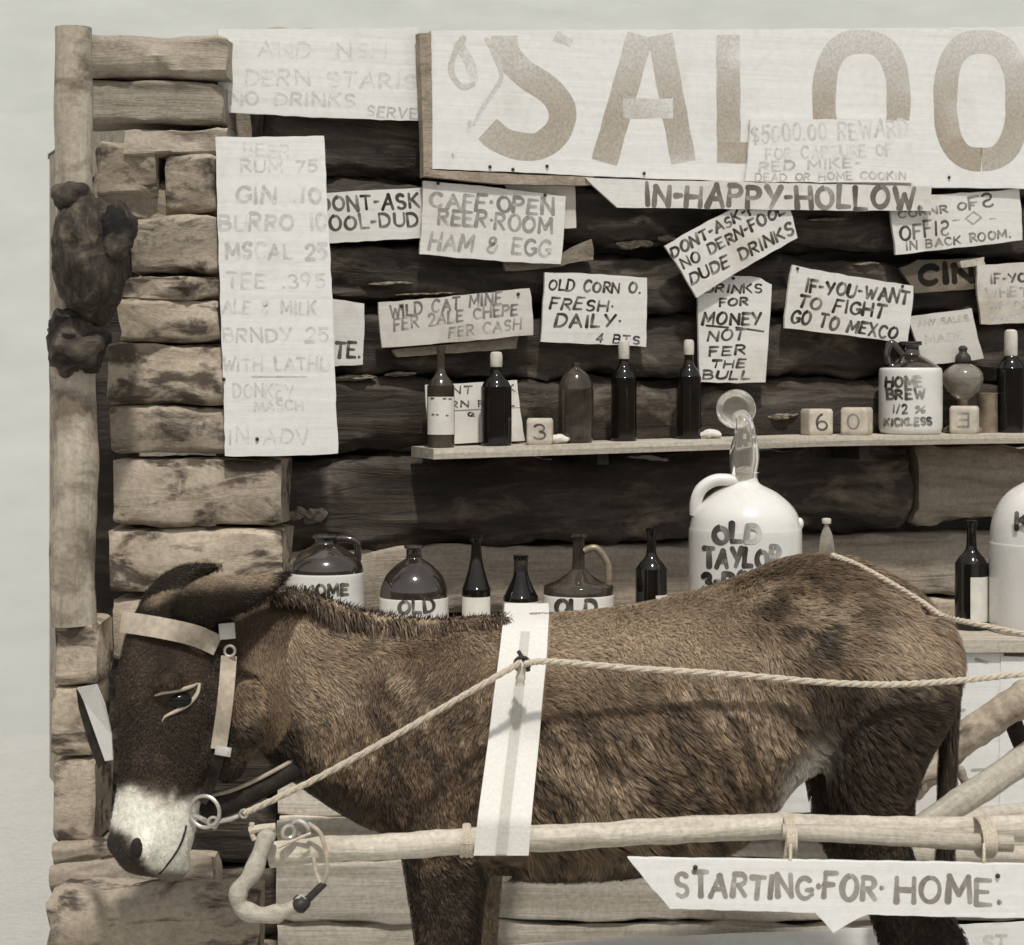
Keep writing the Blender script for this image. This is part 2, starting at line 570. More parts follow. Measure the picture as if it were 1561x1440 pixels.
# corner: log ends stacked in front of the left end of the wall
D1 = 4.80
stubs = [  # x0,y0,x1,y1,material,amp
    (92, 56, 345, 120, m_greylog), (104, 124, 340, 188, m_greylog), (190, 192, 345, 236, m_greylog), (146, 213, 237, 300, m_lightlog), (252, 237, 328, 326, m_lightlog),
    (198, 330, 330, 416, m_lightlog), (186, 420, 332, 452, m_lightlog), (180, 454, 332, 520, m_lightlog),
    (164, 522, 420, 615, m_lightlog), (168, 619, 422, 692, m_lightlog), (172, 698, 428, 802, m_lightlog),
    (166, 806, 430, 908, m_lightlog), (172, 912, 424, 1012, m_midlog), (176, 1016, 420, 1110, m_darklog),
    (170, 1114, 422, 1215, m_darklog), (176, 1219, 420, 1320, m_darklog), (172, 1324, 424, 1430, m_darklog),  # dark wood here stands for the shade beside the bar
    (170, 1434, 424, 1560, m_midlog)]
for k, (x0, y0, x1, y1, mt) in enumerate(stubs):
    d = D1 + 0.02 * rnd.random()
    dep = 0.22
    c0, c1 = P(x0, (y0 + y1) / 2 + 2 * (rnd.random() - .5), d), P(x1, (y0 + y1) / 2 + 5 * (rnd.random() - .7), d)
    c0.y += dep / 2; c1.y += dep / 2
    hewn_log(c0, c1, (y1 - y0) * S * d, dep, mt, cabin, 100 + k, amp=0.010, pw=9.0, name='corner_log')
# dark crossing log under the two squared ends
hewn_log(P(150, 290, 4.93), P(300, 318, 4.93), 0.10, 0.16, m_midlog, cabin, 131, amp=0.02, name='corner_log')
# dark board stands in for the shaded gap between post and corner logs
MB().add(slab((P(158, 0, 5.02).x, 5.02, 0), Vector((1, 0, 0)), Vector((0, 1, 0)), 0.16, 0.10, 2.05)).put('gap_board', m_darklog, cabin, smooth=False)
# log ends under the post
for k, (x0, y0, x1, y1) in enumerate([(84, 952, 146, 1044), (78, 1048, 142, 1154), (82, 1158, 144, 1288), (80, 1292, 150, 1400), (84, 1404, 150, 1520), (80, 1524, 152, 1600)]):
    c0, c1 = P(x0, (y0 + y1) / 2, 4.62), P(x1, (y0 + y1) / 2, 4.62)
    c0.y += .1; c1.y += .1
    hewn_log(c0, c1, (y1 - y0) * S * 4.62 + 0.004, 0.2, m_lightlog, cabin, 150 + k, amp=0.01, pw=9, name='corner_block')
# pale broken chinking left in the seams
for (x0, x1, y, hgt) in [(500, 575, 576, 8), (585, 636, 570, 7), (935, 1000, 372, 13), (1000, 1035, 364, 10), (560, 630, 432, 5), (1160, 1222, 634, 9), (432, 500, 782, 30), (1295, 1345, 402, 5), (1225, 1300, 334, 5), (600, 700, 448, 4)]:
    xm = (x0 + x1) / 2
    c = wall.hit(xm, y, -0.004)
    v, f = sph(c, 1, 1, 1, 40, 14)
    hx, hz = (x1 - x0) / 2 * S * 5.2, hgt / 2 * S * 5.2
    out = []
    for q in v:
        e = q - c
        w3 = WU * (e.x * hx) + WN * (e.y * .016) + Vector((0, 0, e.z * hz))
        nn_ = 1 + .45 * noise.fractal(Vector((e.x * hx * 45 + x0, e.y, e.z * 1.5)), .8, 2, 4)
        out.append(c + WU * (e.x * hx) + (w3 - WU * (e.x * hx)) * nn_ + Vector((0, 0, e.x * hx * .05 + hz * .5 * noise.noise(Vector((e.x * hx * 25, x0, 0))))))
    put('chinking', out, f, m_chink, cabin, smooth=False)

# ------------------------------------------------------------------ gnarled post on the left
post = empty('gnarled_post', P(112, 950, 4.66), 'pale peeled tree post with a big gnarled burl at the cabin corner', 'post')
pts = [P(113 + 3 * math.sin(y * 0.02), y, 4.66) for y in range(952, 480, -18)]
rad = [0.052 + 0.004 * noise.noise(Vector((i * .4, 3, 1))) for i in range(len(pts))]
v, f = tube(pts, rad, 20)
put('post_trunk', v, f, m_post, post)
pts = [P(112, y, 4.68) for y in range(490, 40, -14)]
rad = [0.043 + 0.004 * noise.noise(Vector((i * .15, 7, 1))) for i in range(len(pts))]
v, f = tube(pts, rad, 18)
put('upper_trunk', v, f, m_post, post)


def lump(c, rx, ry, rz, amp, fr, seed, n=40, m=26):
    v, f = sph(c, rx, ry, rz, n, m)
    c = Vector(c)
    out = []
    for q in v:
        dv = (q - c)
        s = 1 + noise.fractal(q * fr + Vector((seed, 0, 0)), 0.8, 2.0, 4) * amp
        out.append(c + dv * s)
    return out, f


k = S * 4.6
MB().add(lump(P(118, 520, 4.62), 46 * k, 0.075, 52 * k, 0.35, 16, 3)).put('burl', m_burl, post)
MB().add(lump(P(136, 390, 4.60), 60 * k, 0.10, 98 * k, 0.22, 7.5, 8, 72, 48)).add(lump(P(165, 345, 4.60), 40 * k, 0.07, 36 * k, 0.3, 12, 5)).put('burl', m_burldark, post)
MB().add(lump(P(176, 352, 4.545), 26 * k, 0.03, 40 * k, 0.35, 18, 2)).add(lump(P(112, 300, 4.60), 34 * k, 0.05, 26 * k, 0.35, 14, 12)).put('burl', m_burl, post)  # pale lump at the upper right stands for a highlight edge

# ------------------------------------------------------------------ stroke lettering
def arc(cx, cy, rx, ry, a0, a1, n=10):
    return [(cx + rx * math.cos(R(a0 + (a1 - a0) * i / n)), cy + ry * math.sin(R(a0 + (a1 - a0) * i / n))) for i in range(n + 1)]


G = {
    'A': (.8, [[(0, 0), (.4, 1)], [(.4, 1), (.8, 0)], [(.14, .36), (.66, .36)]]),
    'B': (.66, [[(0, 0), (0, 1)], [(0, 1)] + arc(.3, .76, .28, .24, 90, -90) + [(0, .52)], [(0, .52)] + arc(.34, .26, .32, .26, 90, -90) + [(0, 0)]]),
    'C': (.72, [arc(.4, .5, .4, .5, 45, 315, 16)]),
    'D': (.72, [[(0, 0), (0, 1)], [(0, 1)] + arc(.24, .5, .48, .5, 90, -90, 14) + [(0, 0)]]),
    'E': (.6, [[(0, 0), (0, 1)], [(0, 1), (.58, 1)], [(0, .52), (.48, .52)], [(0, 0), (.6, 0)]]),
    'F': (.58, [[(0, 0), (0, 1)], [(0, 1), (.58, 1)], [(0, .52), (.46, .52)]]),
    'G': (.76, [arc(.4, .5, .4, .5, 48, 330, 16), [(.76, .2), (.76, .42)], [(.76, .42), (.5, .42)]]),
    'H': (.74, [[(0, 0), (0, 1)], [(.72, 0), (.72, 1)], [(0, .5), (.72, .5)]]),
    'I': (.12, [[(.06, 0), (.06, 1)]]),
    'J': (.5, [[(.5, 1), (.5, .25)] + arc(.25, .25, .25, .25, 0, -170, 8)]),
    'K': (.7, [[(0, 0), (0, 1)], [(.64, 1), (.02, .42)], [(.2, .58), (.7, 0)]]),
    'L': (.56, [[(0, 1), (0, 0)], [(0, 0), (.56, 0)]]),
    'M': (.92, [[(0, 0), (.06, 1)], [(.06, 1), (.45, .28)], [(.45, .28), (.86, 1)], [(.86, 1), (.92, 0)]]),
    'N': (.74, [[(0, 0), (0, 1)], [(0, 1), (.72, 0)], [(.72, 0), (.72, 1)]]),
    'O': (.78, [arc(.39, .5, .39, .5, 90, 450, 22)]),
    'P': (.62, [[(0, 0), (0, 1)], [(0, 1)] + arc(.3, .74, .3, .26, 90, -90) + [(0, .48)]]),
    'Q': (.78, [arc(.39, .5, .39, .5, 90, 450, 22), [(.5, .25), (.8, -.05)]]),
    'R': (.66, [[(0, 0), (0, 1)], [(0, 1)] + arc(.3, .75, .3, .25, 90, -90) + [(0, .5)], [(.24, .5), (.66, 0)]]),
    'S': (.62, [arc(.32, .75, .27, .25, 35, 270, 10) + arc(.32, .25, .29, .25, 90, -145, 10)]),
    'T': (.7, [[(.35, 0), (.35, 1)], [(0, 1), (.7, 1)]]),
    'U': (.7, [[(0, 1), (0, .34)] + arc(.35, .34, .35, .34, 180, 360, 12) + [(.7, 1)]]),
    'V': (.74, [[(0, 1), (.37, 0)], [(.37, 0), (.74, 1)]]),
    'W': (1.0, [[(0, 1), (.26, 0)], [(.26, 0), (.5, .7)], [(.5, .7), (.75, 0)], [(.75, 0), (1, 1)]]),
    'X': (.7, [[(0, 0), (.7, 1)], [(0, 1), (.7, 0)]]),
    'Y': (.72, [[(0, 1), (.36, .48)], [(.72, 1), (.3, 0)]]),
    'Z': (.64, [[(0, 1), (.64, 1)], [(.64, 1), (0, 0)], [(0, 0), (.64, 0)]]),
    '0': (.6, [arc(.3, .5, .3, .5, 90, 450, 20)]),
    '1': (.14, [[(.1, 0), (.1, 1)]]),
    '2': (.58, [arc(.29, .72, .28, .28, 165, -35, 10) + [(0, 0)], [(0, 0), (.6, 0)]]),
    '3': (.56, [arc(.27, .76, .25, .24, 150, -80, 10), arc(.27, .26, .3, .26, 80, -150, 10)]),
    '4': (.6, [[(.45, 0), (.45, 1)], [(.45, 1), (0, .32)], [(0, .32), (.62, .32)]]),
    '5': (.58, [[(.55, 1), (.08, 1)], [(.08, 1), (.04, .55)], [(.04, .55)] + arc(.27, .32, .31, .32, 110, -150, 12)]),
    '6': (.58, [arc(.45, .5, .45, .55, 110, 190, 8) + arc(.3, .28, .29, .28, 170, 530, 16)]),
    '7': (.56, [[(0, 1), (.56, 1)], [(.56, 1), (.18, 0)]]),
    '9': (.58, [arc(.28, .72, .28, .28, 0, 360, 14), [(.56, .72), (.4, 0)]]),
    '.': (.1, [[(.04, .04), (.07, .04)]]), '·': (.1, [[(.04, .5), (.07, .5)]]), ',': (.12, [[(.08, .08), (0, -.14)]]),
    '-': (.34, [[(.04, .48), (.32, .5)]]), '=': (.34, [[(.02, .35), (.34, .35)], [(.02, .6), (.34, .6)]]),
    '/': (.5, [[(0, -.05), (.46, 1.02)]]), "'": (.1, [[(.06, 1.05), (.03, .82)]]),
    '&': (.7, [arc(.3, .76, .2, .22, 300, 0, 10) + [(.5, .7), (.05, .3)] + arc(.3, .22, .27, .22, 160, 330, 8) + [(.68, .5)]]),
    '%': (.8, [[(.1, 0), (.7, 1)], arc(.14, .8, .13, .16, 0, 360, 10), arc(.66, .2, .13, .16, 0, 360, 10)]),
    '$': (.62, [arc(.32, .75, .27, .22, 35, 270, 10) + arc(.32, .25, .29, .22, 90, -145, 10), [(.32, -.12), (.32, 1.12)]]),
    '<': (.7, [[(.35, 0), (0, .5)], [(0, .5), (.35, 1)], [(.35, 1), (.7, .5)], [(.7, .5), (.35, 0)]]),
    '~': (.62, [arc(.3, .75, .27, .25, 145, -90, 10) + arc(.3, .25, .29, .25, 90, 325, 10)]),   # a backward S
    '3r': (.5, []),
    ' ': (.5, []),
}


class Ink:
    """strokes in photo pixels, laid on a surface by f(px, py, lift)"""
    def __init__(s, f, ink=(0.03, 0.024, 0.019), ground=(0.62, 0.60, 0.55), seed=1):
        s.f, s.ink, s.ground = f, np.array(ink), np.array(ground)
        s.v, s.q, s.c = [], [], []
        s.n = 0
        s.r = random.Random(seed)

    def stroke(s, pts, w, fade=0.0, caps=True, fadef=None):
        # drop duplicates, resample
        P_ = [Vector((x, y, 0)) for x, y in pts]
        Q = [P_[0]]
        for p in P_[1:]:
            dlt = p - Q[-1]
            if dlt.length < 0.25: continue
            k = max(1, int(dlt.length / 6))
            a = Q[-1]
            for i in range(1, k + 1): Q.append(a + dlt * (i / k))
        if len(Q) < 2: Q = [P_[0] + Vector((-w * .12, 0, 0)), P_[0] + Vector((w * .12, 0, 0))]
        lift = 0.0002 + 0.00002 * (s.n % 11)
        s.n += 1
        base = len(s.v)
        ws = []
        ph = s.r.random() * 6
        for i in range(len(Q)):
            ws.append(w * (1 + min(.13, .9 / w) * math.sin(i * 0.7 + ph) + s.r.uniform(-.05, .05) * min(1, 8 / w)) * (1.12 - .26 * i / max(1, len(Q) - 1) if w < 20 else 1) * 0.5)
        rows = []
        for i, p in enumerate(Q):
            t = (Q[min(i + 1, len(Q) - 1)] - Q[max(i - 1, 0)]).normalized()
            nn = Vector((-t.y, t.x, 0))
            rows.append((p + nn * ws[i], p - nn * ws[i]))
        cl = (Q[0] - Q[-1]).length < w * 0.6 and len(Q) > 6

        dry = s.r.uniform(.05, .34)

        def addv(p, u=0.0):
            fd = fade + (fadef(p.x, p.y) if fadef else 0.0) + dry * u * u
            fd = min(0.97, max(0.0, fd))
            s.v.append(s.f(p.x, p.y, lift))
            s.c.append(s.ink * (1 - fd) + s.ground * fd)
        for i, (a, b_) in enumerate(rows):
            u = i / (len(rows) - 1)
            addv(a, u); addv(b_, u * 1.15)
        for i in range(len(rows) - 1):
            k = base + 2 * i
            s.q.append((k, k + 1, k + 3, k + 2))
        if caps and not cl:
            for end in (0, -1):
                i = 0 if end == 0 else len(Q) - 1
                j = 1 if end == 0 else len(Q) - 2
                t = (Q[i] - Q[j]).normalized()
                nn = Vector((-t.y, t.x, 0))
                k0 = len(s.v)
                m = 5
                for q in range(m + 1):
                    a = -math.pi / 2 + math.pi * q / m
                    addv(Q[i] + (t * math.cos(a) * 0.9 + nn * math.sin(a)) * ws[i], 0.0 if end == 0 else 1.0)
                s.q.append(tuple(range(k0, k0 + m + 1)))

    def line(s, txt, x0, y0, x1, y1, cap, w, slant=0.0, fade=0.0, var=0.12, gap=.30, fadef=None):
        cap *= 0.88; w *= 0.88
        adv = []
        x = 0
        for ch in txt:
            wd = G[ch][0]
            adv.append(x)
            x += wd + gap
        tot = x - gap
        ux, uy = x1 - x0, y1 - y0
        L = math.hypot(ux, uy)
        ux, uy = ux / L, uy / L
        vx, vy = uy, -ux          # up
        for ch, a in zip(txt, adv):
            jx, jy = s.r.uniform(-.05, .05), s.r.uniform(-.06, .06)
            sc = s.r.uniform(.88, 1.07)
            ro = s.r.uniform(-.10, .10)
            f1 = fade + s.r.uniform(-var, var) * (1.0 if fade > 0.05 else 0.6) + (0.05 if fade == 0 else 0)
            for st in G[ch][1]:
                pts = []
                for gx, gy in st:
                    gx2 = gx + (gy - .5) * (slant + ro) + jx
                    gy2 = gy * sc + jy
                    X = (a + gx2) / tot * L
                    Y = gy2 * cap
                    pts.append((x0 + ux * X + vx * Y, y0 + uy * X + vy * Y))
                s.stroke(pts, w * s.r.uniform(.88, 1.12), max(0, f1), fadef=fadef)
        return s

    def put(s, parent, name='lettering'):
        return put(name, s.v, s.q, m_ink, parent, cols=np.array(s.c), smooth=False)


def edge_jit(poly, amp, step=14, seed=0):
    r = random.Random(seed)
    out = []
    for i in range(len(poly)):
        a, b_ = Vector((*poly[i], 0)), Vector((*poly[(i + 1) % len(poly)], 0))
        k = max(2, int((b_ - a).length / step))
        t = (b_ - a).normalized()
        nn = Vector((-t.y, t.x, 0))
        out.append(a + Vector((r.uniform(-1, 1), r.uniform(-1, 1), 0)) * amp * .5)
        bow = r.uniform(-1, 1) * amp * 1.2
        for j in range(1, k):
            u = j / k
            out.append(a + (b_ - a) * u + nn * (r.uniform(-.5, .5) * amp + bow * math.sin(math.pi * u)))
    return [(p.x, p.y) for p in out]


def flat_board(poly, plane, off, th, seed, amp=1.0, step=14):
    """board whose front face lies on the plane, th thick behind it"""
    q = edge_jit(poly, amp, step, seed)
    fr = [plane.hit(x, y, off) for x, y in q]
    bk = [p - plane.n * th for p in fr]
    n_ = len(q)
    area = sum(q[i][0] * q[(i + 1) % n_][1] - q[(i + 1) % n_][0] * q[i][1] for i in range(n_))
    f = [tuple(range(n_ - 1, -1, -1)), tuple(range(n_, 2 * n_))]
    for i in range(n_):
        j = (i + 1) % n_
        f.append((i, j, j + n_, i + n_))
    if area < 0: f = [tuple(reversed(t)) for t in f]
    return fr + bk, f


def sign(name, label, poly, plane, off, mat, lines, th=0.008, ink=(0.03, 0.024, 0.019), ground=(0.62, 0.60, 0.55), seed=1, nails=(), group='hand painted signs nailed to the cabin front', amp=1.0, tilt=None, extra=None, step=14):
    pl = plane
    if tilt is None: tilt = R(random.Random(seed * 7).uniform(-1.6, 1.6)) if off < .06 else 0
    if tilt:
        c = plane.hit(*poly[0], off)
        nn = plane.n.copy()
        nn.rotate(Matrix.Rotation(tilt, 3, 'Z'))
        pl = Plane(c - nn * off, nn)
    v, f = flat_board(poly, pl, off, th, seed, amp * 1.5, step)
    o = put(name, v, f, mat, smooth=False)
    tag(o, label, 'sign', group)
    ik = Ink(lambda x, y, h: pl.hit(x, y, off + h), ink, ground, seed)
    for L in lines:
        kw = L[7] if len(L) > 7 else {}
        ik.line(*L[:7], **kw)
    if extra: extra(ik)
    if ik.v: ik.put(o)
    for nx, ny in nails:
        c = pl.hit(nx, ny, off + 0.002)
        MB().add(sph(c, 0.0045, 0.0045, 0.0045, 8, 6)).put('nail', m_iron, o)
    return o


INK = (0.022, 0.018, 0.014)
PALE = (0.36, 0.34, 0.30)

# --- the big saloon board
def saloon(ik):
    fd = lambda x, y: max(0.0, min(0.8, (175 - y) / 180.0)) + 0.9 * max(0, noise.noise(Vector((x * .012, y * .03, 3))) - 0.22)
    def S_(pts, w, f=0.0): ik.stroke([(p.x, p.y) for p in smooth_path([Vector((*q, 0)) for q in pts], 6)], w, f, caps=False, fadef=fd)
    S_([(769, 54), (772, 82), (800, 112), (838, 138), (857, 168), (850, 200), (822, 222), (790, 222), (762, 212), (743, 196)], 42)
    S_([(846, 54), (858, 60), (872, 66)], 14)
    ik.stroke([(976, 53), (921, 247)], 40, 0, False, fd)
    ik.stroke([(1006, 53), (1042, 247)], 38, 0, False, fd)
    ik.stroke([(950, 165), (1026, 165)], 30, .45, False, fd)
    ik.stroke([(1110, 53), (1111, 247)], 36, 0, False, fd)
    ik.stroke([(1094, 232), (1150, 233)], 32, 0, False, fd)
    for cx, rx, x0 in ((1313, 57, 0), (1496, 55, 0)):
        pts = arc(cx, 160, rx, 80, 0, 0, 1)[:0]
        ring_ = [(cx + rx * math.copysign(abs(math.cos(R(a))) ** .75, math.cos(R(a))), 153 + 90 * math.copysign(abs(math.sin(R(a))) ** .8, math.sin(R(a)))) for a in range(90, 451, 9)]
        ik.stroke(ring_, 36, 0, False, fd)
    # pale looped rope painted in the corner
    def L_(pts, w, f): ik.stroke([(p.x, p.y) for p in smooth_path([Vector((*q, 0)) for q in pts], 6)], w, f, True, None)
    L_([(742, 60), (758, 92), (764, 118), (752, 140), (735, 165), (722, 190)], 7, .62)
    L_([(706, 58), (692, 84), (688, 110), (704, 132), (722, 128)], 9, .55)
    L_([(700, 70), (716, 96), (722, 122)], 16, .72)
    L_([(716, 186), (714, 205)], 6, .7)
    L_([(690, 235), (691, 240)], 4, .4)


sal = sign('saloon_sign', 'big white board with large faded tan capitals across the top of the wall', [(657, 46), (1640, 40), (1640, 287), (1300, 283), (900, 268), (657, 257)], wall, 0.062, m_white2, [], th=0.022,
           ink=(0.40, 0.345, 0.275), ground=(0.72, 0.715, 0.69), seed=5, extra=saloon, nails=[(747, 254), (782, 258), (834, 253), (982, 264), (1447, 270)], amp=.8)
v, f = flat_board([(639, 50), (657, 50), (659, 258), (646, 270)], wall, 0.068, 0.03, 3, .8)
put('frame', v, f, m_frame, sal, smooth=False)
v, f = flat_board([(646, 268), (659, 258.5), (905, 269.5), (900, 282), (760, 280)], wall, 0.068, 0.03, 4, .8)
put('frame', v, f, m_frame, sal, smooth=False)

sign('notice_sign', 'wide white sign with almost vanished grey lettering left of the big board', [(333, 44), (638, 42), (638, 184), (333, 170)], wall, 0.03, m_white2,
     [('AND INSH', 395, 86, 590, 88, 26, 4, dict(fade=0.85)), ('DERN STARIS', 374, 128, 632, 134, 25, 5, dict(fade=0.79)), ('NO DRINKS', 350, 158, 540, 162, 21, 5, dict(fade=0.75)), ('SERVED', 560, 176, 652, 182, 17, 3.5, dict(fade=0.43))],
     ink=(0.30, 0.30, 0.28), ground=(0.74, 0.74, 0.715), seed=21)

stubplane = Plane(P(400, 400, 4.775), Vector((0.05, -1, 0)))
sign('price_list', 'tall white price list with dim pencilled lines at the corner logs', [(328, 208), (494, 206), (506, 440), (516, 691), (343, 695), (336, 470)], stubplane, 0.0, m_white2,
     [('BEER', 372, 237, 440, 238, 20, 4, dict(fade=0.90)), ('RUM 75', 368, 262, 482, 262, 20, 4.5, dict(fade=0.79)), ('GIN .10', 361, 308, 487, 308, 26, 6, dict(fade=0.61)),
      ('BURRO 10', 335, 350, 498, 350, 27, 6, dict(fade=0.68)), ('MSCAL 25', 345, 393, 497, 394, 25, 6, dict(fade=0.68)), ('TEE .395', 346, 438, 494, 438, 25, 4.5, dict(fade=0.75)),
      ('ALE & MILK', 340, 476, 482, 478, 22, 4.5, dict(fade=0.75)), ('BRNDY 25', 340, 520, 500, 520, 23, 4.5, dict(fade=0.71)), ('WITH LATHU', 340, 564, 501, 564, 22, 4.5, dict(fade=0.73)),
      ('DONKEY', 356, 604, 446, 606, 22, 4, dict(fade=0.73)), ('MASCH', 388, 626, 462, 624, 16, 4, dict(fade=0.77)), ('IN ADV', 350, 676, 470, 676, 26, 4, dict(fade=0.81))],
     ink=(0.20, 0.20, 0.185), ground=(0.74, 0.74, 0.715), seed=33, nails=[(341, 578), (392, 669)], group='price and notice boards', extra=lambda ik: ik.stroke([(385, 574), (468, 574)], 2.5, .55))

sign('dude_sign', 'long white sign half hidden behind the price list and the cafe sign', [(470, 296), (645, 286), (645, 363), (470, 374)], wall, 0.03, m_white,
     [('DONT-ASK', 488, 322, 638, 316, 25, 5.5, dict(fade=.08)), ('FOOL-DUD', 486, 353, 637, 343, 24, 5, dict(fade=.15))], seed=41)
sign('blank_sign', 'tan blank card tucked behind the cafe sign', [(770, 281), (876, 277), (879, 347), (790, 352)], wall, 0.032, m_cream, [], seed=42)
v, f = flat_board([(768, 398), (858, 386), (902, 364), (905, 396), (850, 406), (772, 413)], wall, 0.03, 0.012, 9, 1.5)  # slat put in for a highlight on the log
tag(put('wood_slat', v, f, m_slat, smooth=False), 'wood slat put in for a log highlight below the cafe sign', 'slat')
sign('cafe_sign', 'white tilted cafe sign with three grey lines under the left end of the big board', [(646, 275), (862, 299), (855, 403), (640, 387)], wall, 0.052, m_white,
     [('CAFE·OPEN', 657, 315, 843, 326, 26, 6, dict(fade=.42)), ('REER·ROOM', 668, 341, 840, 355, 26, 6, dict(fade=.45)), ('HAM & EGG', 655, 379, 838, 391, 28, 6, dict(fade=.55, slant=.12))], seed=43, nails=[(668, 279), (831, 297)],
     ink=(0.05, 0.045, 0.04))

sign('hollow_sign', 'long white strip sign with a pointed left end below the big board', [(893, 271), (1100, 276), (1420, 284), (1420, 321), (1100, 318), (941, 316)], wall, 0.075, m_white,
     [('IN-HAPPY-HOLLOW.', 985, 312, 1404, 318, 37, 8.8, dict(fade=.18))], seed=44, ink=(0.075, 0.06, 0.047), amp=.7)
sign('reward_sign', 'thin white reward card in washed out lettering over the foot of the big letters', [(1144, 182), (1391, 184), (1393, 278), (1137, 276)], wall, 0.076, m_white2,
     [('$5000.00 REWARD', 1146, 217, 1384, 207, 28, 4.5, dict(fade=0.72)), ('FOR CAPTURE OF', 1168, 243, 1360, 236, 19, 4, dict(fade=0.82)), ('RED MIKE-', 1158, 261, 1312, 254, 16, 4, dict(fade=0.60)), ('DEAD OR HOME COOKIN', 1152, 276, 1380, 272, 13, 3.2, dict(fade=0.55))],
     ink=(0.18, 0.18, 0.165), ground=(0.74, 0.74, 0.715), seed=45)
sign('offis_sign', 'white sign with a small diamond mark at the right end of the strip', [(1357, 322), (1361, 300), (1553, 288), (1559, 366), (1366, 388)], wall, 0.055, m_white,
     [('CORNR OF ', 1370, 332, 1500, 316, 12, 3.5, dict(fade=.25)), ('F~', 1478, 320, 1516, 312, 22, 4, dict(fade=.25)), ('OFFI~ ', 1373, 366, 1462, 356, 26, 4.5, dict(fade=.15)),
      ('-<-', 1452, 345, 1520, 340, 21, 2.6, dict(fade=.45)), ('IN BACK ROOM.', 1382, 381, 1540, 361, 14, 3.6, dict(fade=.25))], seed=46)

sign('tail_sign', 'small white sign ending in two black letters right of the price list', [(470, 450), (556, 463), (553, 556), (470, 560)], wall, 0.03, m_white,
     [('NOTE.', 470, 542, 550, 545, 26, 6)], seed=47)
v, f = flat_board([(598, 533), (790, 513), (787, 531), (606, 544)], wall, 0.030, 0.014, 12, 1.2)
tag(put('wood_slat', v, f, m_slat, smooth=False), 'narrow wood slat holding up the tilted mine sign', 'slat')
sign('mine_sign', 'white tilted sign offering a mine for sale above the left shelf bottles', [(577, 461), (808, 439), (813, 510), (583, 530)], wall, 0.048, m_cream,
     [('WILD CAT MINE', 596, 483, 765, 462, 20, 4.2, dict(fade=.2, slant=.15)), ('FER 2ALE CHEPE', 602, 503, 790, 478, 19, 4.2, dict(fade=.3, slant=.12)), ('FER CASH', 686, 514, 795, 500, 17, 3.6, dict(fade=.42, slant=.15))], seed=48, nails=[(612, 466), (790, 448)])
sign('corn_sign', 'white square sign in black italic capitals above the round shelf flask', [(831, 415), (986, 423), (985, 528), (825, 521)], wall, 0.042, m_white,
     [('OLD CORN O.', 838, 441, 976, 447, 18, 4.2, dict(slant=.1)), ('FRESH·', 840, 470, 935, 474, 19, 4.2, dict(slant=.18)), ('DAILY·', 848, 498, 946, 498, 21, 5, dict(slant=.12)), ('4 BTS', 910, 521, 974, 524, 14, 3.4, dict(slant=.15))], seed=49)
sign('drinks_sign', 'narrow upright white sign of seven black lines behind the bent horn', [(1064, 436), (1110, 420), (1160, 423), (1177, 433), (1167, 583), (1067, 582)], wall, 0.040, m_white,
     [('DRINKS', 1075, 445, 1162, 446, 14, 4, dict(slant=.08)), ('FOR', 1097, 466, 1140, 464, 13, 4, dict(slant=.1)), ('MONEY', 1073, 495, 1160, 494, 20, 5, dict(slant=.12)), ('NOT', 1080, 519, 1136, 517, 17, 4.5, dict(slant=.12)),
      ('FER', 1083, 542, 1136, 540, 15, 4.2, dict(slant=.12)), ('THE', 1086, 560, 1136, 559, 13, 4, dict(slant=.12)), ('BULL', 1072, 578, 1144, 577, 14, 4.2, dict(slant=.1))], seed=50,
     extra=lambda ik: (ik.stroke([(1077, 496), (1110, 499)], 3.2), ik.stroke([(1122, 499), (1164, 505)], 3.2)), nails=[(1118, 424)])
sign('tilted_drinks_sign', 'white sign tilted steeply uphill between the strip sign and the upright sign', [(1014, 375), (1110, 321), (1194, 284), (1216, 362), (1062, 454)], wall, 0.066, m_white,
     [('DONT-ASK-F', 1028, 392, 1152, 322, 17, 4.6, dict(slant=.15)), ('NO DERN-FOOL', 1043, 409, 1198, 324, 18, 4.4, dict(slant=.15)), ('DUDE DRINKS', 1056, 432, 1212, 356, 20, 4.6, dict(slant=.18))], seed=51)
sign('fight_sign', 'white sign about fighting tilted downhill over the stoneware shelf jug', [(1208, 404), (1393, 436), (1383, 524), (1196, 500)], wall, 0.046, m_white,
     [('IF-YOU-WANT', 1228, 443, 1384, 463, 22, 5, dict(slant=.1)), ('TO FIGHT', 1218, 468, 1348, 485, 21, 5.2, dict(slant=.14)), ('GO TO MEXCO', 1206, 491, 1366, 517, 21, 5, dict(slant=.1))], seed=52, nails=[(1216, 409), (1376, 436)])
sign('plain_sign', 'small pale blurred card behind the oil lamp', [(1384, 482), (1482, 470), (1500, 546), (1410, 556)], wall, 0.034, m_cream,
     [('ANY SALES', 1400, 498, 1476, 488, 10, 3, dict(fade=.6)), ('MADE', 1412, 524, 1470, 516, 14, 3, dict(fade=.8))], seed=53)
v, f = flat_board([(1372, 408), (1400, 396), (1500, 392), (1494, 440), (1395, 446)], wall, 0.02, 0.012, 14, 1.6)
bb = tag(put('board_sign', v, f, m_brownboard, smooth=False), 'brown weathered board with thick dark letters under the diamond sign', 'sign', 'hand painted signs nailed to the cabin front')
ik = Ink(lambda x, y, h: wall.hit(x, y, 0.02 + h), (0.012, 0.01, 0.008), (0.1, 0.08, 0.06), 9)
ik.line('CIN', 1404, 432, 1482, 428, 32, 11)
ik.put(bb)
v, f = flat_board([(1464, 398), (1500, 392), (1502, 402), (1466, 408)], wall, 0.036, 0.016, 15, 1)
tag(put('wood_slat', v, f, m_shelf, smooth=False), 'short pale wood stub across the top of the brown board', 'slat')
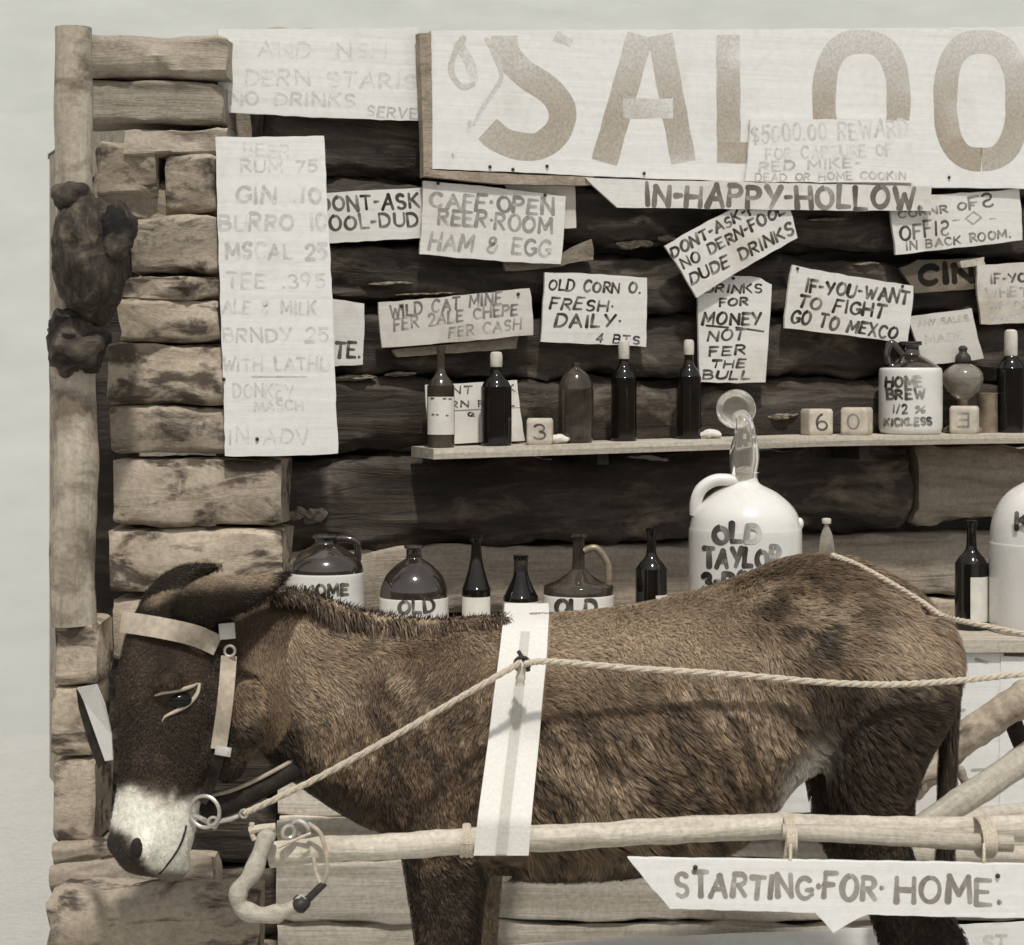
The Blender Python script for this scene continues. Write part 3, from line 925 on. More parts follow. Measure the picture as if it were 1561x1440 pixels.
sign('edge_sign', 'cream card with faded lines at the right edge of the picture above the shelf', [(1489, 404), (1610, 396), (1608, 488), (1496, 494)], wall, 0.04, m_cream,
     [('IF-YOU', 1510, 431, 1580, 428, 15, 4, dict(fade=.15)), ('WHETHR', 1503, 452, 1600, 450, 15, 3.6, dict(fade=.55)), ('WE DRINK', 1508, 470, 1600, 468, 11, 3, dict(fade=.6)), ('HERE', 1512, 487, 1580, 486, 9, 3, dict(fade=.7))], seed=54)

# ------------------------------------------------------------------ shelf
sh_l, sh_r = wall.hit(642, 690, 0.10), wall.hit(1660, 662, 0.10)
ZS = EYE - (672 - HY) * S * (W0.y - 0.12)
ZS_r = ZS + 0.0
su = WU.copy()
SHD = 0.18
def shelf_pt(px, py_, off):
    return wall.hit(px, py_, off)
kl = (wall.hit(648, 680, SHD) - W0).dot(WU) + 0.022
kr = kl + 2.2
v = []
NS = 60
vv, ff = [], []
rings = []
for i in range(NS + 1):
    k = kl + (kr - kl) * i / NS
    q = W0 + WU * k
    wv = 0.004 * noise.noise(Vector((k * 7, 0, 0)))
    tz = -0.017 * max(0, 1 - (k - kl) / 1.1)
    fr = q + WN * (SHD + wv)
    bk = q + WN * 0.006
    rings.append([Vector((fr.x, fr.y, ZS + tz)), Vector((bk.x, bk.y, ZS + tz)), Vector((bk.x, bk.y, ZS - .026 + tz)), Vector((fr.x, fr.y, ZS - .026 + tz)), Vector((fr.x + WN.x * .002, fr.y + WN.y * .002, ZS - .012 + tz))])
v, f = loft(rings)
Ms = Matrix.Translation(rings[0][0]) @ Matrix.Rotation(YAW, 4, 'Z')
shelf = tag(put('wall_shelf', v, f, m_shelf, M=Ms, smooth=False), 'long pale plank shelf of bottles and blocks on the log wall', 'shelf')
for xx in (905, 1300):
    k = (wall.hit(xx, 690, 0.1) - W0).dot(WU)
    q = W0 + WU * k
    v, f = slab((q.x + WN.x * 0.085, q.y + WN.y * 0.085, ZS - 0.065), WU, WN, 0.03, 0.15, 0.039)
    put('bracket', v, f, m_darklog, shelf, smooth=False)


def shz(p):
    k = (Vector((p.x, p.y, 0)) - Vector((W0.x, W0.y, 0))).dot(WU)
    return ZS - 0.017 * max(0, 1 - (k - kl) / 1.1)


def on_shelf(px, off):
    off *= 0.8
    """point on the shelf top under photo column px, off metres out from the wall"""
    p = wall.hit(px, 660, off)
    return Vector((p.x, p.y, shz(p)))


def on_cyl(c, r):
    """photo pixel -> upright cylinder of radius r around c (front side)"""
    def f(px, py, h):
        d = ray(px, py)
        ox, oy = -c.x, -c.y
        A = d.x * d.x + d.y * d.y
        B = ox * d.x + oy * d.y
        Cc = ox * ox + oy * oy - (r + h + .0006) ** 2
        disc = B * B - A * Cc
        if disc < 0: disc = 0
        t = (-B - math.sqrt(disc)) / A
        return C0 + d * t
    return f


def wrap_patch(c, r, z0, z1, a0, a1, th=0.0012, n=18):
    """a paper label bent round an upright cylinder, angles seen from above (270 = towards the camera)"""
    rings = []
    for i in range(n + 1):
        a = R(a0 + (a1 - a0) * i / n)
        u = Vector((math.cos(a), math.sin(a), 0))
        i_, o_ = c + u * (r - 0.001), c + u * (r + th)
        rings.append([Vector((i_.x, i_.y, z0)), Vector((o_.x, o_.y, z0)), Vector((o_.x, o_.y, z1)), Vector((i_.x, i_.y, z1))])
    return loft(rings)


BG = {'shelf': 'bottles standing on the wall shelf', 'bar': 'bottles and jugs standing on the bar'}


def bottle(name, label, base, hw, ytop_h, kind, mat, where, cap=None, capw=None, paper=None, text=None, caph=0.03):
    """hw = body radius, ytop_h = full height"""
    H = ytop_h
    if kind == 'whisky':      # straight body, round shoulder, straight neck
        prof = [(hw * .9, 0), (hw, .008), (hw, H * .56), (hw * .97, H * .60), (hw * .75, H * .66), (hw * .42, H * .72), (hw * .31, H * .78), (hw * .29, H * .95), (hw * .36, H * .955), (hw * .36, H)]
    elif kind == 'beer':      # long sloping shoulder
        prof = [(hw * .9, 0), (hw, .008), (hw, H * .40), (hw * .93, H * .46), (hw * .72, H * .56), (hw * .5, H * .68), (hw * .38, H * .80), (hw * .33, H * .94), (hw * .43, H * .945), (hw * .43, H)]
    elif kind == 'flask':     # broad round shouldered flask
        prof = [(hw * .85, 0), (hw * .95, .01), (hw, H * .3), (hw, H * .62), (hw * .93, H * .74), (hw * .7, H * .85), (hw * .4, H * .91), (hw * .24, H * .94), (hw * .24, H)]
    else:
        prof = [(hw * .9, 0), (hw, .008), (hw, H * .58), (hw * .96, H * .63), (hw * .74, H * .70), (hw * .45, H * .75), (hw * .36, H * .80), (hw * .33, H * .93), (hw * .36, H * .935), (hw * .34, H * .995)]
    o = empty(name, base, label, 'bottle', BG[where])
    MB().add(lathe(base, spl(prof, 4), 36)).put('glass', mat, o)
    if cap:
        cw = max(capw or hw * .42, hw * .4)
        b2 = Vector(base) + Vector((0, 0, H - caph))
        MB().add(lathe(b2, [(cw * .92, 0), (cw, .003), (cw, caph * .8), (cw * .9, caph), (cw * .5, caph * 1.06)], 24)).put('cap', cap, o)
    if paper:
        z0, z1, a0, a1 = paper
        lb = MB().add(wrap_patch(Vector(base), hw, base[2] + z0 * H, base[2] + z1 * H, a0, a1)).put('paper_label', m_paper, o)
        if text:
            ik = Ink(on_cyl(Vector(base), hw + 0.0013), seed=int(hw * 1e5))
            for L in text: ik.line(*L[:7], **(L[7] if len(L) > 7 else {}))
            ik.put(lb)
    return o


def sc(base): return S * Vector(base).y


b0 = on_shelf(672, 0.155); k = sc(b0)
bottle('liquor_bottle', 'long necked bottle with a white paper label at the left end of the shelf', b0, 21 * k, 155 * k, 'whisky', m_amber, 'shelf', paper=(.13, .50, 205, 340),
       text=[('- --', 657, 611, 688, 611, 9, 2.4), ('-- -', 658, 634, 684, 636, 8, 2.0)])
b0 = on_shelf(756.5, 0.15); k = sc(b0)
bottle('liquor_bottle', 'dark bottle with a pale cap in front of the leaning card', b0, 23.5 * k, 142 * k, 'plain', m_bottle, 'shelf', cap=m_cork, capw=8.5 * k, caph=22 * k)
b0 = on_shelf(878, 0.125); k = sc(b0)
bottle('round_flask', 'broad round shouldered smoky glass flask on the shelf below the corn sign', b0, 27 * k, 122 * k, 'flask', m_amber, 'shelf')
b0 = on_shelf(951, 0.10); k = sc(b0)
bottle('liquor_bottle', 'dark bottle whose pale cap overlaps the corn sign', b0, 19.5 * k, 152 * k, 'plain', m_bottle, 'shelf', cap=m_cork, capw=8.5 * k, caph=27 * k)
b0 = on_shelf(1050, 0.09); k = sc(b0)
bottle('liquor_bottle', 'dark pale capped bottle left of the upright narrow sign', b0, 19 * k, 150 * k, 'plain', m_bottle, 'shelf', cap=m_cork, capw=8 * k, caph=22 * k)
b0 = on_shelf(1541, 0.12); k = sc(b0)
bottle('liquor_bottle', 'dark bottle with a tall pale cap at the right end of the shelf', b0, 21 * k, 155 * k, 'plain', m_bottle, 'shelf', cap=m_cork, capw=10 * k, caph=38 * k)

# card leaning behind the first two bottles
pc = Plane(on_shelf(700, 0.085), Vector((WN.x, WN.y, 0.12)))
v, f = flat_board([(648, 586), (788, 579), (800, 672), (655, 678)], pc, 0.0, 0.004, 17, .8)
cardo = tag(put('leaning_card', v, f, m_paper, smooth=False), 'pale lettered card leaning behind the two left shelf bottles', 'card')
ik = Ink(lambda x, y, h: pc.hit(x, y, h), seed=61)
ik.line('DONT ASK', 655, 602, 784, 596, 12, 3, fade=.1); ik.line('DARN FOOL', 657, 622, 784, 618, 11, 3, fade=.1); ik.stroke([(690, 626), (792, 621)], 1.6, .3)
ik.line('Q', 714, 634, 722, 634, 6, 3)
ik.put(cardo)


def block(label, px, off, half, yaw, glyph, px0, fade=0.2, side=None, mirror=False):
    base = on_shelf(px, off); k = sc(base)
    h = half * k
    o = empty('number_block', base, label, 'block', 'painted number blocks on the shelf', yaw)
    M = frames[o]
    n_ = 7
    v, f = [], []
    rings = []
    for i in range(n_ + 1):
        z = -1 + 2 * i / n_
        z = math.copysign(abs(z) ** .6, z)
        s = 1 - 0.10 * max(0, abs(z) - .82) / .18
        rg = []
        for j in range(32):
            a = 2 * math.pi * j / 32
            ca, sa = math.cos(a), math.sin(a)
            x = math.copysign(abs(ca) ** .25, ca); y = math.copysign(abs(sa) ** .25, sa)
            mx = max(abs(x), abs(y)); 
            rg.append(M @ Vector((x * h * s, y * h * s, h * (1 + z))))
        rings.append(rg)
    v, f = loft(rings)
    put('cube', v, f, m_blockp, o)
    x0, y0, x1, y1, cp, w = px0
    ik = Ink(lambda x, y, q: M @ Vector((x * h / half, -h * 1.004 - q, h - y * h / half)), seed=int(px))
    wd_ = x1 - x0
    for st in G[glyph][1]:
        ik.stroke([((1 if not mirror else -1) * (gx / G[glyph][0] - .5) * wd_, cp * .5 - gy * cp) for gx, gy in st], w, fade)
    ik.put(o)
    return o


block('wooden block numbered 3 beside the round flask', 823, 0.165, 20, R(-3), '3', (814, 664, 831, 664, 22, 3.4), .1)
block('wooden block numbered 6 on the shelf under the fight sign', 1245, 0.10, 20, R(14), '6', (1232, 640, 1248, 640, 23, 3.6), .1)
block('wooden block numbered 0 beside the white shelf jug', 1306, 0.145, 21, R(-24), '0', (1305, 648, 1322, 648, 22, 3.2), .35)
block('wooden block with a backward E in front of the oil lamp', 1470, 0.15, 21, R(-18), 'E', (1473, 648, 1489, 648, 20, 3.4), .35, mirror=True)
# small scraps on the shelf
for lab, x, off in (('small pale crumpled scrap beside the round flask', 850, 0.15), ('small flat pale chip left of the bent horn', 1082, 0.12)):
    bb_ = on_shelf(x, off)
    v, f = lump(bb_ + Vector((0, 0, .011)), 0.028, 0.02, 0.011, .4, 40, x, 14, 8)
    tag(put('paper_scrap', v, f, m_paper), lab, 'scrap')


def jug_on(name, label, base, prof_low, prof_top, m_low, m_top, where, handle=None, neck_mat=None, text=None, rtext=None, ink=INK, cork=None, h_mat=None, hr=.008):
    o = empty(name, base, label, 'jug', BG[where])
    MB().add(lathe(base, prof_low, 56)).put('body', m_low, o)
    MB().add(lathe(base, prof_top, 56)).put('shoulder', m_top, o)
    if handle:
        MB().add(tube(smooth_path(handle, 6), hr, 12)).put('handle', h_mat or m_top, o)
    if cork:
        MB().add(lathe(Vector(base) + Vector((0, 0, cork[0])), [(cork[1] * .9, 0), (cork[1], .004), (cork[1], cork[2]), (cork[1] * .8, cork[2] + .004)], 20)).put('stopper', cork[3], o)
    if text:
        ik = Ink(on_cyl(Vector(base), rtext), ink, (0.66, 0.65, 0.6), int(base[0] * 1000) + 77)
        for L in text: ik.line(*L[:7], **(L[7] if len(L) > 7 else {}))
        ik.put(o)
    return o


# home brew jug on the shelf
b0 = on_shelf(1388, 0.108); k = sc(b0)
r0 = 48 * k
low = spl([(r0 * .88, 0), (r0 * .97, 5 * k), (r0, 20 * k), (r0, 80 * k), (r0 * .985, 97 * k), (r0 * .93, 101 * k)], 4)
topp = spl([(r0 * .93, 100.5 * k), (r0 * .75, 108 * k), (r0 * .45, 117 * k), (r0 * .30, 122 * k), (r0 * .27, 134 * k), (r0 * .36, 135 * k), (r0 * .36, 141 * k)], 4)
C_ = Vector(b0)
hd = [C_ + Vector(((-14) * k, -.012, 120 * k)), C_ + Vector((-30 * k, -.016, 138 * k)), C_ + Vector((-38 * k, -.018, 122 * k)), C_ + Vector((-36 * k, -.02, 106 * k))]
jug_on('stoneware_jug', 'small white lettered stoneware jug with a dark top on the wall shelf', b0, low, topp, m_whiteglaze, m_brownglaze, 'shelf', handle=hd, hr=6 * k, rtext=r0,
       text=[('HOME', 1350, 589, 1406, 589, 18, 5.2, dict(fadef=lambda x, y: max(0, (x - 1375) / 45))), ('BREW', 1352, 608, 1409, 607, 16, 4.8, dict(fadef=lambda x, y: max(0, (x - 1385) / 60))),
             ('1/2', 1362, 629, 1382, 629, 14, 3.6, dict(fade=.1)), ('%', 1395, 629, 1410, 629, 13, 3.4, dict(fade=.3)), ('KICKLESS', 1349, 648, 1420, 647, 12, 4, dict(fade=.2))])

# oil lamp behind the block
b0 = on_shelf(1468, 0.075); k = sc(b0)
lamp = empty('oil_lamp', b0, 'old oil lamp with a round glass font on the shelf', 'lamp')
MB().add(lathe(b0, spl([(28 * k, 0), (30 * k, 4 * k), (24 * k, 10 * k), (10 * k, 18 * k), (8 * k, 38 * k), (9 * k, 52 * k)], 4))).put('base', m_brass, lamp)
MB().add(lathe(b0 + Vector((0, 0, 51 * k)), spl([(9 * k, 0), (16 * k, 5 * k), (27 * k, 18 * k), (31 * k, 32 * k), (27 * k, 44 * k), (16 * k, 52 * k), (8 * k, 55 * k)], 4))).put('font', m_lampglass, lamp)
MB().add(lathe(b0 + Vector((0, 0, 105 * k)), spl([(7 * k, 0), (12 * k, 3 * k), (11 * k, 12 * k), (6 * k, 18 * k), (7 * k, 24 * k), (3 * k, 28 * k)], 3))).put('burner', m_iron, lamp)
tn = on_shelf(1505, 0.10)
tag(put('tin_can', *lathe(tn, [(16 * k, 0), (16 * k, 2 * k), (15.5 * k, 58 * k), (16.5 * k, 60 * k), (14 * k, 61 * k)], 28), m_brass), 'dull brown tin between the oil lamp and the last bottle', 'tin')

# ------------------------------------------------------------------ bar counter
DB = 4.62
ZB = EYE - (972 - HY) * S * DB
xl, xr = P(425, 0, DB).x, P(1561, 0, DB).x + 0.55
bar = empty('bar_counter', (P(900, 0, DB).x, DB + 0.2, 0), 'pale plank bar standing in front of the log wall behind the donkey', 'bar')
pb = [994, 1082, 1166, 1242, 1306, 1403, 1500, 1580, 1652]
for i in range(len(pb) - 1):
    z1, z0 = EYE - (pb[i] - HY) * S * DB, EYE - (pb[i + 1] - HY) * S * DB
    off = 0.006 * (i % 2) + (0.016 if i == 4 else 0)
    c0, c1 = Vector((xl + rnd.uniform(-.004, .004), DB + .012 - off, (z0 + z1) / 2)), Vector((xr, DB + .012 - off, (z0 + z1) / 2 + rnd.uniform(-.004, .004)))
    hewn_log(c0, c1, z1 - z0 - 0.007, 0.024, m_plank, bar, 200 + i, amp=0.0025, pw=9, name='plank', seg=60, ends=0.004)
v, f = slab(((xl + xr) / 2 + .02, DB + 0.115, ZB - 0.028), Vector((1, 0, 0)), Vector((0, 1, 0)), xr - xl + .06, 0.31, 0.028)
put('bar_top', v, f, m_shelf, bar, smooth=False)
for x in (xl + .05, xr - .05):
    v, f = slab((x, DB + .15, 0), Vector((1, 0, 0)), Vector((0, 1, 0)), .05, .16, ZB - .03)
    put('trestle', v, f, m_midlog, bar, smooth=False)
v, f = slab(((xl + xr) / 2, DB + .045, 0.0), Vector((1, 0, 0)), Vector((0, 1, 0)), xr - xl - .2, 0.03, ZB - .035)
put('backing', v, f, m_iron, bar, smooth=False)

barplane = Plane(Vector((0, DB - 0.012, 1)), Vector((0, -1, 0)))
def panel(name, label, poly, off, mat, lines=(), seed=1, cat='sheet', ink=PALE):
    v, f = flat_board(poly, barplane, off, 0.004, seed, 1.2)
    o = tag(put(name, v, f, mat, smooth=False), label, cat)
    ik = Ink(lambda x, y, h: barplane.hit(x, y, off + h), ink, (0.66, 0.65, 0.6), seed)
    for L in lines: ik.line(*L[:7], **(L[7] if len(L) > 7 else {}))
    return o, ik


o, ik = panel('white_sheet', 'tall white sheet tacked to the bar front behind the donkey tail', [(1404, 996), (1530, 996), (1530, 1250), (1396, 1246)], 0.014, m_white2, seed=71)
for a in ([(1488, 1005), (1505, 1010)], [(1462, 1040), (1472, 1040)], [(1460, 1084), (1470, 1082)], [(1482, 1174), (1500, 1173)], [(1415, 1118), (1417, 1132)]):
    ik.stroke(a, 5, .2)
ik.put(o, 'tear')
panel('white_sheet', 'second white sheet at the right picture edge behind the brace poles', [(1526, 1000), (1640, 1000), (1640, 1260), (1524, 1262)], 0.016, m_white2, seed=72)
panel('white_sheet', 'small white sheet seen between belly and hind leg', [(1176, 1194), (1330, 1194), (1330, 1236), (1180, 1240)], 0.014, m_white2, seed=73)
o, ik = panel('white_sheet', 'white slip of paper under the shaft pole just left of the hind leg', [(1194, 1280), (1330, 1280), (1332, 1316), (1194, 1318)], 0.015, m_white2, seed=74)
ik.stroke([(1216, 1305), (1222, 1299), (1232, 1302)], 4, .1); ik.put(o, 'mark')
o, ik = panel('street_sign', 'white board low on the bar front mostly cut off by the picture bottom', [(700, 1446), (1100, 1424), (1346, 1414), (1640, 1400), (1640, 1500), (700, 1500)], 0.03, m_white2,
              [('ST. HOME', 1500, 1446, 1650, 1446, 24, 7, dict(fade=.72))], seed=75, cat='sign')
ik.put(o)

# ---- things on the bar
def on_bar(px, d): return Vector(((px - HX) * S * d, d, ZB))


def glaze_jug(name, label, px, d, hwpx, ytop, ysplit, yneck, neckpx, text, handle_side, m_low=m_whiteglaze, m_top=m_brownglaze, conical=False, lip=True, hand=True, hdark=None):
    base = on_bar(px, d); k = S * d
    yb = HY + (EYE - ZB) / k
    r = hwpx * k
    hs = (yb - ysplit) * k
    hn = (yb - yneck) * k
    ht = (yb - ytop) * k
    nk = neckpx * k
    low = spl([(r * .94, 0), (r, .01), (r, hs * .6), (r, hs - .004), (r * .985, hs)], 4)
    if conical:
        up_ = [(r * .985, hs), (r * .985, hs + 12 * k), (r * .97, hs + 13 * k), (r * .6, hs + (hn - hs) * .62), (nk * 1.5, hn), (nk, hn + 5 * k), (nk * .9, ht - 6 * k), (nk * 1.35, ht - 4 * k), (nk * 1.35, ht)]
    else:
        up_ = spl([(r * .985, hs), (r * .96, hs + (hn - hs) * .25), (r * .82, hs + (hn - hs) * .55), (r * .55, hs + (hn - hs) * .82), (nk * 1.2, hn), (nk, hn + 4 * k), (nk, ht - 6 * k), (nk * 1.25, ht - 4 * k), (nk * 1.2, ht)], 4)
    hd = None
    if hand:
        s = handle_side
        hd = [base + Vector((s * nk * .8, -.004, hn + (ht - hn) * .55)), base + Vector((s * r * .5, -.006, hn + (ht - hn) * .62)), base + Vector((s * r * .82, -.006, hn + (ht - hn) * .2)), base + Vector((s * r * .84, -.004, hs + (hn - hs) * .42))]
    return jug_on(name, label, base, low, up_, m_low, m_top, 'bar', handle=hd, text=text, rtext=r, hr=5.5 * k, h_mat=hdark)


glaze_jug('stoneware_jug', 'dark topped stoneware jug beside the donkey ear tip', 496, 4.74, 59, 815, 872, 830, 16, [('HOME', 466, 910, 530, 906, 18, 6)], 1)
glaze_jug('stoneware_jug', 'squat jug with a round dark shoulder left of the slim bottle', 631, 4.74, 53, 831, 909, 852, 12, [('OLD', 608, 934, 662, 932, 22, 6)], 1, hand=False)
glaze_jug('conical_jug', 'white lettered jug with a cone top and tall metal neck', 882, 4.74, 54, 813, 905, 872, 10, [('OLD', 848, 936, 908, 934, 24, 8)], 1, m_top=m_amber, conical=True, hdark=m_brass)
# slim bottles on the bar
b0 = on_bar(726, 4.75); k = S * 4.75
yb = HY + (EYE - ZB) / k
bottle('bar_bottle', 'slim dark bottle with a long sloping neck just right of the squat jug', b0, 22 * k, (yb - 815) * k, 'beer', m_bottle, 'bar', paper=(.05, .36, 200, 340))
b0 = on_bar(794, 4.775); k = S * 4.775; yb = HY + (EYE - ZB) / k
bottle('bar_bottle', 'dark bottle with pale collar right above the canvas band', b0, 27 * k, (yb - 846) * k, 'beer', m_bottle, 'bar', paper=(.04, .38, 190, 350), cap=m_iron, capw=9.5 * k, caph=26 * k)
MB().add(lathe(b0 + Vector((0, 0, (yb - 897) * k)), [(10.2 * k, 0), (10.2 * k, 20 * k)], 24)).put('neck_label', m_paper, bpy.data.objects['bar_bottle.001'])
b0 = on_bar(993, 4.74); k = S * 4.74; yb = HY + (EYE - ZB) / k
bottle('bar_bottle', 'dark bottle with a pale label just left of the big white jug', b0, 24 * k, (yb - 805) * k, 'whisky', m_bottle, 'bar', paper=(.06, .36, 282, 345))
b0 = on_bar(1260, 4.77); k = S * 4.77; yb = HY + (EYE - ZB) / k
bottle('small_bottle', 'small clear bottle just above the donkey rump', b0, 13 * k, (yb - 790) * k, 'flask', m_lampglass, 'bar', cap=m_cork, capw=7 * k, caph=.012)
b0 = on_bar(1481, 4.775); k = S * 4.775; yb = HY + (EYE - ZB) / k
bottle('bar_bottle', 'tall dark bottle with a big white label behind the croup rope', b0, 25 * k, (yb - 793) * k, 'whisky', m_bottle, 'bar', paper=(.08, .49, 254, 338))

# big white jug with the bent horn
d = 4.76; base = on_bar(1136, d); k = S * d; yb = HY + (EYE - ZB) / k
r = 86 * k
H = lambda y: (yb - y) * k
low = spl([(r * .95, 0), (r, .012), (r, H(900)), (r, H(815)), (r * .985, H(805))], 4)
topp = spl([(r * .985, H(805)), (r * .93, H(785)), (r * .80, H(768)), (r * .55, H(750)), (r * .28, H(738)), (r * .22, H(730)), (r * .215, H(722)), (r * .25, H(720))], 4)
hd = [base + Vector((-.016, -.01, H(733))), base + Vector((-44 * k, -.012, H(731))), base + Vector((-66 * k, -.012, H(743))), base + Vector((-75 * k, -.01, H(762))), base + Vector((-76 * k, -.006, H(784)))]
glareJ = lambda x, y: max(0, min(.93, (x - 1118) / 45)) if y < 830 else 0.0  # letters pale to the right: glare on the glaze put into the paint
jg = jug_on('big_stoneware_jug', 'large white lettered stoneware jug with a bent horn standing in its mouth', base, low, topp, m_whiteglaze, m_whiteglaze, 'bar', handle=hd, hr=9.5 * k, rtext=r,
            text=[('OLD', 1089, 826, 1158, 826, 30, 9.5, dict(fadef=glareJ)), ('TAYLOR', 1073, 863, 1188, 864, 31, 9, dict(fadef=lambda x, y: max(0, (x - 1155) / 90))), ('3-DOZ', 1072, 897, 1160, 893, 25, 9)])
MB().add(lump(base + Vector((r * .95, -.01, H(798))), .010, .012, .014, .1, 20, 1, 14, 8)).put('lug', m_whiteglaze, jg)

horn = empty('drinking_horn', P(1135, 722, d - .01), 'bent clear glass horn with a round mouth rising from the big white jug', 'horn')
hp = smooth_path([P(1133, 738, d), P(1134, 712, d - .005), P(1135, 690, d - .015), P(1136, 668, d - .03), P(1134, 648, d - .03), P(1128, 636, d - .01)], 6)
hr_ = [(17 + 5.5 * math.sin(math.pi * min(1, i / (len(hp) - 1) * 1.15))) * k for i in range(len(hp))]
for i in range(len(hp)):
    t_ = i / (len(hp) - 1)
    hr_[i] = (16 + 7 * math.sin(math.pi * min(1, t_ * 1.5)) - 3 * max(0, t_ - .6)) * k
MB().add(tube(hp, hr_, 22)).put('stem', m_hornmat, horn)
# bell: an open round mouth facing forward and slightly down left
cx = P(1124, 626, d)
axm = Vector((-.22, -1, .16)).normalized()
u = axm.cross(Vector((0, 0, 1))).normalized(); w = u.cross(axm).normalized()
rings = []
for (t_, rr) in [(.030, 10), (.012, 24), (-.012, 29), (-.030, 30.5), (-.034, 30), (-.034, 28.5), (-.028, 27), (-.008, 24), (.004, 14), (.006, 4)]:
    rings.append([cx - axm * t_ + (u * math.cos(2 * math.pi * j / 36) + w * math.sin(2 * math.pi * j / 36)) * rr * k for j in range(36)])
v, f = loft(rings)
put('bell', v, f, m_hornmat, horn)

# tall jug cut by the right edge
d = 4.74; base = on_bar(1604, d); k = S * d; yb = HY + (EYE - ZB) / k; r = 95 * k
low = spl([(r * .95, 0), (r, .012), (r, H(900)), (r, H(835)), (r * .99, H(825))], 4)
topp = spl([(r * .99, H(825)), (r * .95, H(795)), (r * .84, H(768)), (r * .66, H(748)), (r * .38, H(732)), (r * .22, H(724)), (r * .2, H(710)), (r * .25, H(708))], 4)
jug_on('big_stoneware_jug', 'large tall white stoneware jug cut off by the right edge', base, low, topp, m_whiteglaze, m_whiteglaze, 'bar', rtext=r,
       text=[('K', 1550, 806, 1574, 806, 30, 9)], cork=(H(718), 12 * k, .02, m_cork))

# ------------------------------------------------------------------ donkey
DC = 4.0
KD = S * DC
donkey = empty('donkey', (P(900, 0, DC).x, DC, 0), 'shaggy brown donkey with a white muzzle harnessed between two pole shafts', 'donkey')
Yv, Zv, Xv = Vector((0, 1, 0)), Vector((0, 0, 1)), Vector((1, 0, 0))
body = MB()
tr = [(545, 1010, 1190, .075), (570, 960, 1240, .125), (610, 952, 1285, .165), (680, 946, 1316, .19), (780, 939, 1326, .208), (880, 935, 1326, .228), (980, 922, 1318, .238), (1080, 898, 1300, .238),
      (1160, 870, 1238, .228), (1225, 852, 1172, .215), (1300, 854, 1160, .205), (1360, 880, 1165, .188), (1408, 915, 1140, .155), (1440, 965, 1085, .10), (1452, 1000, 1050, .05)]
def smooth_table(t, k=4):
    t = np.array(t, float)
    out = []
    for i in range(len(t) - 1):
        p0, p1, p2, p3 = t[max(i - 1, 0)], t[i], t[i + 1], t[min(i + 2, len(t) - 1)]
        for j in range(k):
            u = j / k
            out.append(0.5 * ((2 * p1) + (p2 - p0) * u + (2 * p0 - 5 * p1 + 4 * p2 - p3) * u * u + (3 * p1 - p0 - 3 * p2 + p3) * u ** 3))
    out.append(t[-1])
    return out
rings = []
for x, y0, y1, hw in smooth_table(tr):
    c = P(x, y0 * .48 + y1 * .52, DC)
    rings.append(ring(c, Yv * hw, Zv * ((y1 - y0) * KD * .52), 36, 2.25, vneg=Zv * ((y1 - y0) * KD * .48)))
body.add(loft(rings))
# neck
nk = [(700, 946, 640, 1268, .155, 0), (620, 946, 580, 1262, .142, -.005), (560, 936, 520, 1232, .120, -.012), (500, 917, 468, 1196, .102, -.02), (445, 901, 428, 1165, .090, -.03), (392, 905, 400, 1130, .080, -.045), (345, 925, 372, 1100, .072, -.065), (310, 945, 345, 1080, .06, -.085)]
rings = []
for xt, yt, xb, yb_, hw, dy in smooth_table(nk):
    a, b_ = P(xt, yt, DC), P(xb, yb_, DC)
    c = (a + b_) / 2 + Yv * dy
    rings.append(ring(c, Yv * hw, (a - b_) / 2, 32, 2.2))
body.add(loft(rings))
# crest of mane
mp = [P(x, y, DC) + Yv * dy for x, y, dy in ((430, 914, -.03), (480, 926, -.02), (540, 948, -.015), (620, 964, -.005), (700, 966, 0))]
body.add(tube(smooth_path(mp, 5), [.006 + .014 * min(1, i / 8) for i in range(21)], 12))


def leg(rows, dy):
    rr = []
    for y, x0, x1, hd in smooth_table(rows, 4):
        c = P((x0 + x1) / 2, y, DC); c.y = DC + dy
        rr.append(ring(c, Xv * ((x1 - x0) / 2 * KD), Yv * hd, 24, 2.2))
    return loft(rr)


near_hind = [(930, 1260, 1425, .03), (990, 1228, 1446, .085), (1060, 1228, 1432, .10), (1130, 1240, 1396, .092), (1190, 1254, 1372, .078), (1250, 1266, 1366, .062), (1310, 1290, 1384, .052), (1360, 1325, 1424, .045), (1410, 1360, 1454, .043), (1450, 1374, 1452, .038),
             (1500, 1388, 1450, .032), (1600, 1390, 1440, .028), (1690, 1388, 1442, .032), (1725, 1376, 1440, .033), (1740, 1362, 1440, .040), (1776, 1350, 1442, .046)]
body.add(leg(near_hind, -.115))
far_hind = [(y, x0 - 12 - (10 if y > 1300 else 0), x1 - 12 - (12 if y > 1300 else 0), hd) for y, x0, x1, hd in near_hind]
body.add(leg(far_hind, .115))
near_front = [(1080, 600, 740, .05), (1150, 598, 762, .085), (1220, 602, 765, .082), (1290, 618, 752, .068), (1350, 628, 738, .056), (1420, 638, 732, .048), (1480, 642, 728, .046), (1520, 644, 728, .045), (1560, 654, 716, .036), (1630, 660, 706, .028), (1700, 660, 710, .032), (1728, 650, 704, .034), (1742, 636, 704, .041), (1776, 626, 706, .047)]
body.add(leg(near_front, -.095))
far_front = [(y, x0 + 28, x1 + 26, hd) for y, x0, x1, hd in near_front]
body.add(leg(far_front, .085))

